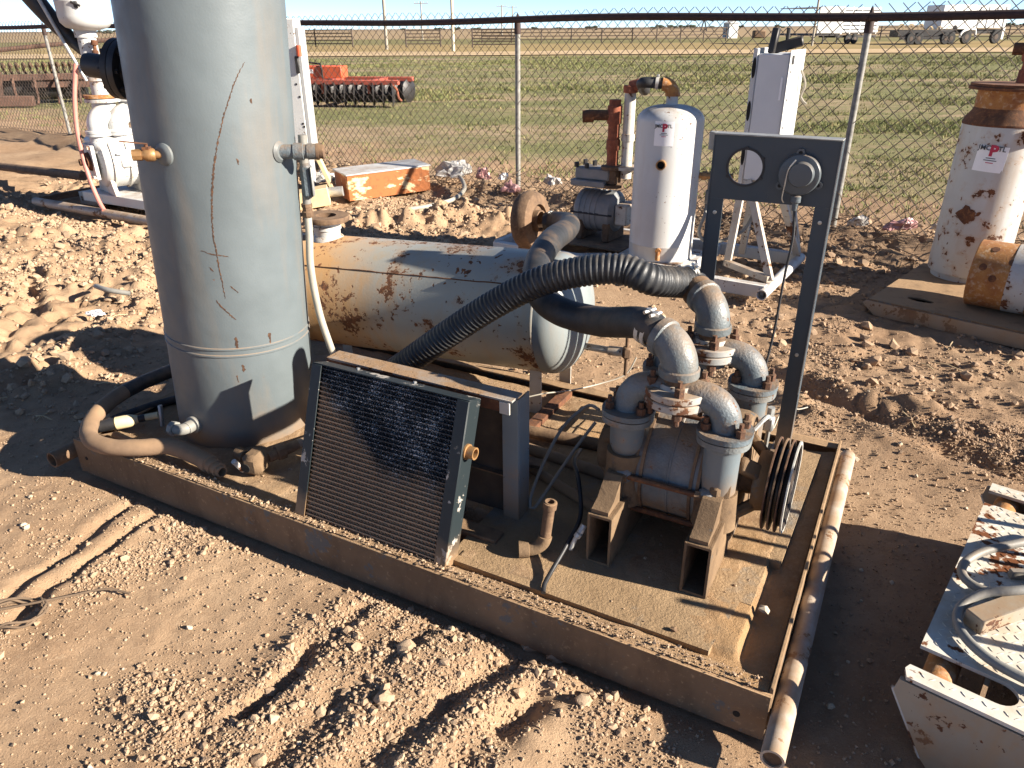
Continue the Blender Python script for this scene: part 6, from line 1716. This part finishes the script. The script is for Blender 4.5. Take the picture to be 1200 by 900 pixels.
for x0 in (.1, 1.1, 2.2):
    mb = MB(HF); mb.span((x0, -.37, .48), (x0 + .1, .74, .56)); part('frame_member', mb, M['reddark'], dh)
    mb = MB(HF); mb.span((x0 + .02, -.5, .28), (x0 + .08, -.42, .469)); part('hanger', mb, M['red'], dh)
for row, y0 in ((0, -.46), (1, .82)):
    mb = MB(HF); mb.cyl((-.4, y0, .27), (2.85, y0, .27), .022, n=8); part('gang_shaft', mb, M['darksteel'], dh)
    for k in range(15):
        mb = MB(HF); mb.lathe([(0, .05), (.12, .038), (.2, .015), (.27, -.02), (.265, -.026), (.2, .008), (.12, .03), (0, .044)], (-.35 + k * .225, y0, .265), (.95, .30 if row == 0 else -.30, 0), 18); part('disc', mb, M['darksteel'], dh)
mb = MB(HF); mb.tube(spline([(2.75, -.5, .5), (2.9, -.5, .38), (2.92, -.46, .2), (2.98, -.42, .13)], .04), .03, 8); part('end_arm', mb, M['rust_red'], dh)
mb = MB(HF); mb.beam((.5, .1, .86), (-.3, -.1, 1.5), .06, .06); part('mast', mb, M['fargrey'], dh)
# old rusty implement, far left
oh = thing('old_cultivator', (-11.3, 19.3, 0), 'old rusty cultivator with a row of curved tines behind the left fence', 'cultivator')
OF_ = frame(-13.6, 18.3, 20)
for (a, b, w_, mt) in (((-.5, 0, .62), (3.6, 0, .62), .14, 'oldrust'), ((-.5, .9, .55), (3.6, .9, .55), .14, 'oldrust'), ((.2, -.5, .20), (2.4, -.7, .14), .22, 'oldrust'), ((2.3, .1, .48), (3.8, .1, .46), .20, 'oldrust')):
    mb = MB(OF_); mb.beam(a, b, w_, w_, (0, 0, 1), .01); part('beam', mb, M[mt], oh)
for k in range(22):
    mb = MB(OF_); x0 = .55 + k * .14; mb.tube(spline([(x0, .2, .62), (x0 - .02, .05, .80), (x0 + .03, -.12, .93), (x0 + .09, -.25, .86)], .06), .032, 6); part('tine', mb, M['rust_dusty'], oh)
for x0 in (.9, 1.2, 1.5):
    mb = MB(OF_); mb.prism([(0, .75), (.28, .75), (.18, .15), (.1, .05)], (x0, -.12, 0), (1, 0, 0), (0, 0, 1), .05); part('shank', mb, M['graywood'] if x0 < 1.3 else M['oldrust'], oh)
mb = MB(OF_); mb.tube(spline([(-.6, -.2, .75), (.2, -.2, 1.12), (1.6, -.1, 1.2), (3.0, -.1, 1.32), (4.4, 0, 1.42)], .1), .05, 8); part('draw_pole', mb, M['oldrust'], oh)
mb = MB(OF_); mb.beam((.1, -.2, 1.1), (-.1, -.2, .5), .06, .06); mb.beam((.1, -.2, 1.1), (.5, -.2, .6), .06, .06); part('strut', mb, M['oldrust'], oh)
mb = MB(OF_); mb.lathe([(0, -.1), (.30, -.1), (.42, -.08), (.42, .08), (.30, .1), (0, .1)], (-.25, -.55, .42), (.2, 1, 0), 24); part('wheel', mb, M['tyre'], oh)
for k in range(7):
    mb = MB(OF_); x0 = .4 + k * .45; mb.beam((x0, 0, .6), (x0 + .12, .9, .56), .07, .09); part('cross_member', mb, M['oldrust'], oh)
    mb = MB(OF_); mb.tube(spline([(x0 + .2, -.05, .6), (x0 + .22, -.25, .42), (x0 + .2, -.18, .18), (x0 + .2, -.34, .04)], .06), .035, 6); part('shank', mb, M['oldrust'], oh)
mb = MB(OF_); mb.cyl((.5, .4, .35), (3.4, .4, .35), .26, n=16); part('roller', mb, M['darksteel'], oh)

def wheel(mbf, c, r, wdt, parent, axis=(0, 1, 0)):
    mb = MB(mbf); mb.lathe([(0, -wdt / 2), (r * .55, -wdt / 2), (r * .9, -wdt / 2), (r, -wdt * .3), (r, wdt * .3), (r * .9, wdt / 2), (r * .55, wdt / 2), (0, wdt / 2)], c, axis, 20); t_ = part('wheel', mb, M['tyre'], parent)
    mb = MB(mbf); mb.lathe([(0, -wdt / 2 - .02), (r * .38, -wdt / 2 - .01), (r * .38, wdt / 2 + .01), (0, wdt / 2 + .02)], c, axis, 14); part('hub', mb, M['corral'], t_)
# stock trailer
st_ = thing('stock_trailer', (32, 76, 0), 'white slatted stock trailer with a solid grey nose, leftmost of the far vehicles', 'trailer')
TF = frame(29.0, 77.2, 16) @ Matrix.Diagonal((1.05, 1.05, 1.22, 1))
mb = MB(TF); mb.span((0, 0, .75), (2.55, .12, 2.62), .03); part('nose_panel', mb, M['fargrey'], st_)
mb = MB(TF); mb.span((-.0, .13, .60), (2.55, 6.5, .74)); mb.span((2.2, .2, .45), (6.6, 2.6, .6)); part('floor_frame', mb, M['darksteel'], st_)
mb = MB(TF); mb.span((2.552, .05, .70), (2.70, .2, 2.65)); part('corner_post', mb, M['farwhite'], st_)
for k in range(7):
    z0 = .82 + k * .26; mb = MB(TF); mb.span((2.71, .10, z0), (6.6, .16, z0 + .17)); part('slat', mb, M['farwhite'], st_)
for x0 in (3.6, 4.6, 5.6, 6.45):
    mb = MB(TF); mb.span((x0, .162, .70), (x0 + .09, .22, 2.62)); part('rib', mb, M['farwhite'], st_)
mb = MB(TF); mb.span((2.72, .23, .75), (6.6, 2.4, 2.45)); part('load_space', mb, M['fargrey'], st_)
mb = MB(TF); mb.span((-.0, .13, 2.55), (2.5, 6, 2.62)); part('roof', mb, M['farwhite'], st_)
for x0 in (3.4, 4.1): wheel(TF, (x0, .0, .36), .36, .25, st_)
for x0 in (.9, 2.4):
    mb = MB(TF); mb.span((x0, .2, .02), (x0 + .1, .3, .6)); part('jack_leg', mb, M['darksteel'], st_)
# black drill with hoops
dl = thing('black_drill', (36, 72, 0), 'low black seed drill with pale hoops between the two white trailers', 'drill')
DF = frame(34.4, 72.4, 4) @ Matrix.Diagonal((1, 1, 1.2, 1))
mb = MB(DF); mb.span((0, 0, .55), (5.2, 1.4, 1.0), .03); part('frame', mb, M['darksteel'], dl)
for k in range(16):
    mb = MB(DF); a0 = k * .30; mb.tube([(a0 + .22 * math.cos(R(a)) + .2, .1 + (k % 3) * .4, 1.0 + (.40 if k < 9 else .22) * math.sin(R(a))) for a in range(0, 181, 20)], .028, 6); part('hoop', mb, M['stickpale'], dl)
for x0 in (1.2, 1.9, 4.4, 4.9): wheel(DF, (x0, -.1, .42), .42, .3, dl)
mb = MB(DF); mb.span((.2, -.15, .35), (5.0, -.05, .55)); part('opener_bar', mb, M['darksteel'], dl)
# white truck body
tt = thing('white_truck_body', (41, 74, 0), 'white box truck body with an arched fender and a dark round port', 'truck')
WF = frame(38.8, 73.5, 8) @ Matrix.Diagonal((1.05, 1.05, 1.22, 1))
mb = MB(WF); mb.span((-.2, 0, 1.0), (2.9, 2.3, 2.62), .05); bd = part('front_box', mb, M['farwhite'], tt)
mb = MB(WF); mb.cyl((1.35, -.02, 1.95), (1.35, .01, 1.95), .26, n=18); part('round_port', mb, M['hole'], bd)
mb = MB(WF); mb.cyl((1.2, -.02, 1.08), (1.2, .01, 1.08), .2, n=12); part('lower_port', mb, M['hole'], bd)
mb = MB(WF); mb.span((2.92, .05, 1.05), (6.0, 2.2, 2.60), .05); part('rear_box', mb, M['farwhite'], tt)
for x0 in (3.3, 4.1, 4.9, 5.7):
    mb = MB(WF); mb.span((x0, .0, 1.1), (x0 + .07, .045, 2.5)); part('rib', mb, M['farwhite'], tt)
mb = MB(WF); mb.tube(spline([(1.75, -.1, .45), (1.85, -.1, .75), (2.2, -.1, .95), (2.8, -.1, 1.0), (3.1, -.1, .95), (3.2, -.1, .5)], .1), .09, 8); part('fender', mb, M['farwhite'], tt)
mb = MB(WF); mb.span((.2, .3, .70), (5.9, 2.0, .98)); part('chassis', mb, M['darksteel'], tt)
for x0 in (2.4, 5.2): wheel(WF, (x0, .0, .48), .48, .32, tt)
mb = MB(WF); mb.span((5.75, -.05, .3), (5.95, .1, 1.1)); part('mud_flap', mb, M['farwhite'], tt)
for x0 in (.6, 1.0):
    mb = MB(WF); mb.span((x0, .3, .02), (x0 + .08, .4, .7)); part('jack_leg', mb, M['darksteel'], tt)
# little shed and bale
sh = thing('pump_shed', (33, 119, 0), 'small grey shed standing alone on the far pasture', 'shed')
ZF = frame(31.9, 119, 20)
mb = MB(ZF); mb.span((0, 0, 0), (1.5, 1.5, 2.0), .02); part('wall', mb, M['fargrey'], sh)
mb = MB(ZF); mb.span((1.502, .0, 0), (1.56, 1.5, 2.0)); part('side_wall', mb, M['farwhite'], sh)
mb = MB(ZF); mb.prism([(-.1, 2.0), (1.66, 2.0), (.78, 2.3)], (0, 1.6, 0), (1, 0, 0), (0, 0, 1), 1.7); part('roof', mb, M['fargrey'], sh)
mb = MB(); mb.box((35.9, 117.6, .55), (1.7, 1.2, 1.0), None, .15); single('hay_bale', mb, M['rust_dusty'], (35.9, 117.6, 0), 'dark brown bale on the pasture right of the small shed', 'bale')
# gates and corral rails
def corral(pts, h, n, label, name='corral_fence', posts=True, rw=.045):
    t_ = thing(name, (*pts[0], 0), label, 'fence', 'corral fences beyond the track')
    for (x0, y0), (x1, y1) in zip(pts[:-1], pts[1:]):
        for k in range(n):
            mb = MB(); z0 = h * (k + 1) / n; mb.cyl((x0, y0, z0), (x1, y1, z0), rw, n=6); part('rail', mb, M['corral'], t_)
        L_ = math.hypot(x1 - x0, y1 - y0); m = max(1, int(L_ / 3))
        for j in range(m + 1):
            x = x0 + (x1 - x0) * j / m; y = y0 + (y1 - y0) * j / m
            mb = MB(); mb.cyl((x, y, 0), (x, y, h * 1.08), .07, n=6); part('post', mb, M['corral'], t_)
corral([(-24, 84), (-19.5, 82), (-15.4, 80)], 1.55, 5, 'brown pipe corral panels at the far left, beside the leftmost utility pole')
corral([(-9.9, 78), (-6.6, 78)], 1.45, 5, 'brown pipe gate between the two near utility poles')
corral([(-3.4, 75), (.6, 74.4)], 1.5, 6, 'brown pipe gate just right of the pale utility pole')
corral([(-3.2, 95), (14, 93), (26, 98)], 1.45, 4, 'long thin corral fence running along the middle of the far pasture')
corral([(-40, 100), (-24, 96)], 1.4, 4, 'corral fence far off at the left edge of the pasture')
corral([(40, 96), (60, 92)], 1.4, 4, 'corral fence at the far right behind the white truck body')
# poles
def pole(x, y, h, r_, mat, label, arms=0, grp='utility poles'):
    t_ = thing('utility_pole', (x, y, 0), label, 'pole', grp)
    mb = MB(); mb.cyl((x, y, -.2), (x, y, h), r_, r_ * .75, 12); part('shaft', mb, M[mat], t_)
    for k in range(arms):
        mb = MB(); mb.box((x, y, h - .3 - .8 * k), (2.2, .12, .12)); part('crossarm', mb, M['graywood'], t_)
        for dx in (-.95, -.4, .4, .95):
            mb = MB(); mb.cyl((x + dx, y, h - .24 - .8 * k), (x + dx, y, h - .02 - .8 * k), .05, n=6); part('insulator', mb, M['fargrey'], t_)
pole(-10.55, 69.9, 9, .14, 'graywood', 'grey timber utility pole, the left one of the two near poles', 1)
pole(-4.35, 63.0, 9, .13, 'palewood', 'pale timber utility pole, the right one of the two near poles', 1)
pole(-13.6, 128, 5.4, .13, 'graywood', 'short distant utility pole with a crossarm right of the grey near pole', 1)
pole(-1.6, 175, 6.0, .16, 'graywood', 'distant utility pole, left of the pair above the pipe gate', 1)
pole(.7, 182, 6.0, .16, 'graywood', 'distant utility pole, right of the pair above the pipe gate', 1)
pole(26.8, 72, 8, .10, 'graywood', 'thin dark pole just left of the stock trailer', 0)
# distant pump jack
pj = thing('pump_jack', (71, 300, 0), 'tiny oil pump jack on the horizon left of the shed', 'pump jack')
mb = MB(); mb.beam((67.5, 300, 4.6), (74.5, 300, 3.4), .5, .5); part('walking_beam', mb, M['darksteel'], pj)
mb = MB(); mb.beam((70, 300, 0), (71, 300, 4), .4, .4); mb.beam((72.2, 300, 0), (71.1, 300, 4), .4, .4); part('samson_post', mb, M['darksteel'], pj)
mb = MB(); mb.box((67.4, 300, 4.2), (.6, .6, 1.6)); part('horse_head', mb, M['darksteel'], pj)
# far bushes along the horizon
random.seed(12)
mb = MB()
for k in range(60):
    y = random.uniform(500, 1100); x = random.uniform(-.9, .9) * y
    r_ = random.uniform(.6, 1.6) * y / 500
    for j in range(6):
        mb.sphere((x + random.gauss(0, r_ * 1.3), y, r_ * .5 + random.uniform(0, r_ * .4)), r_ * random.uniform(.4, .8), 7, 5, (1.5, 1, .8))
single('distant_brush', mb, M['fartree'], (0, 500, 0), 'thin line of dark brush far off along the horizon', None, None, 'stuff')
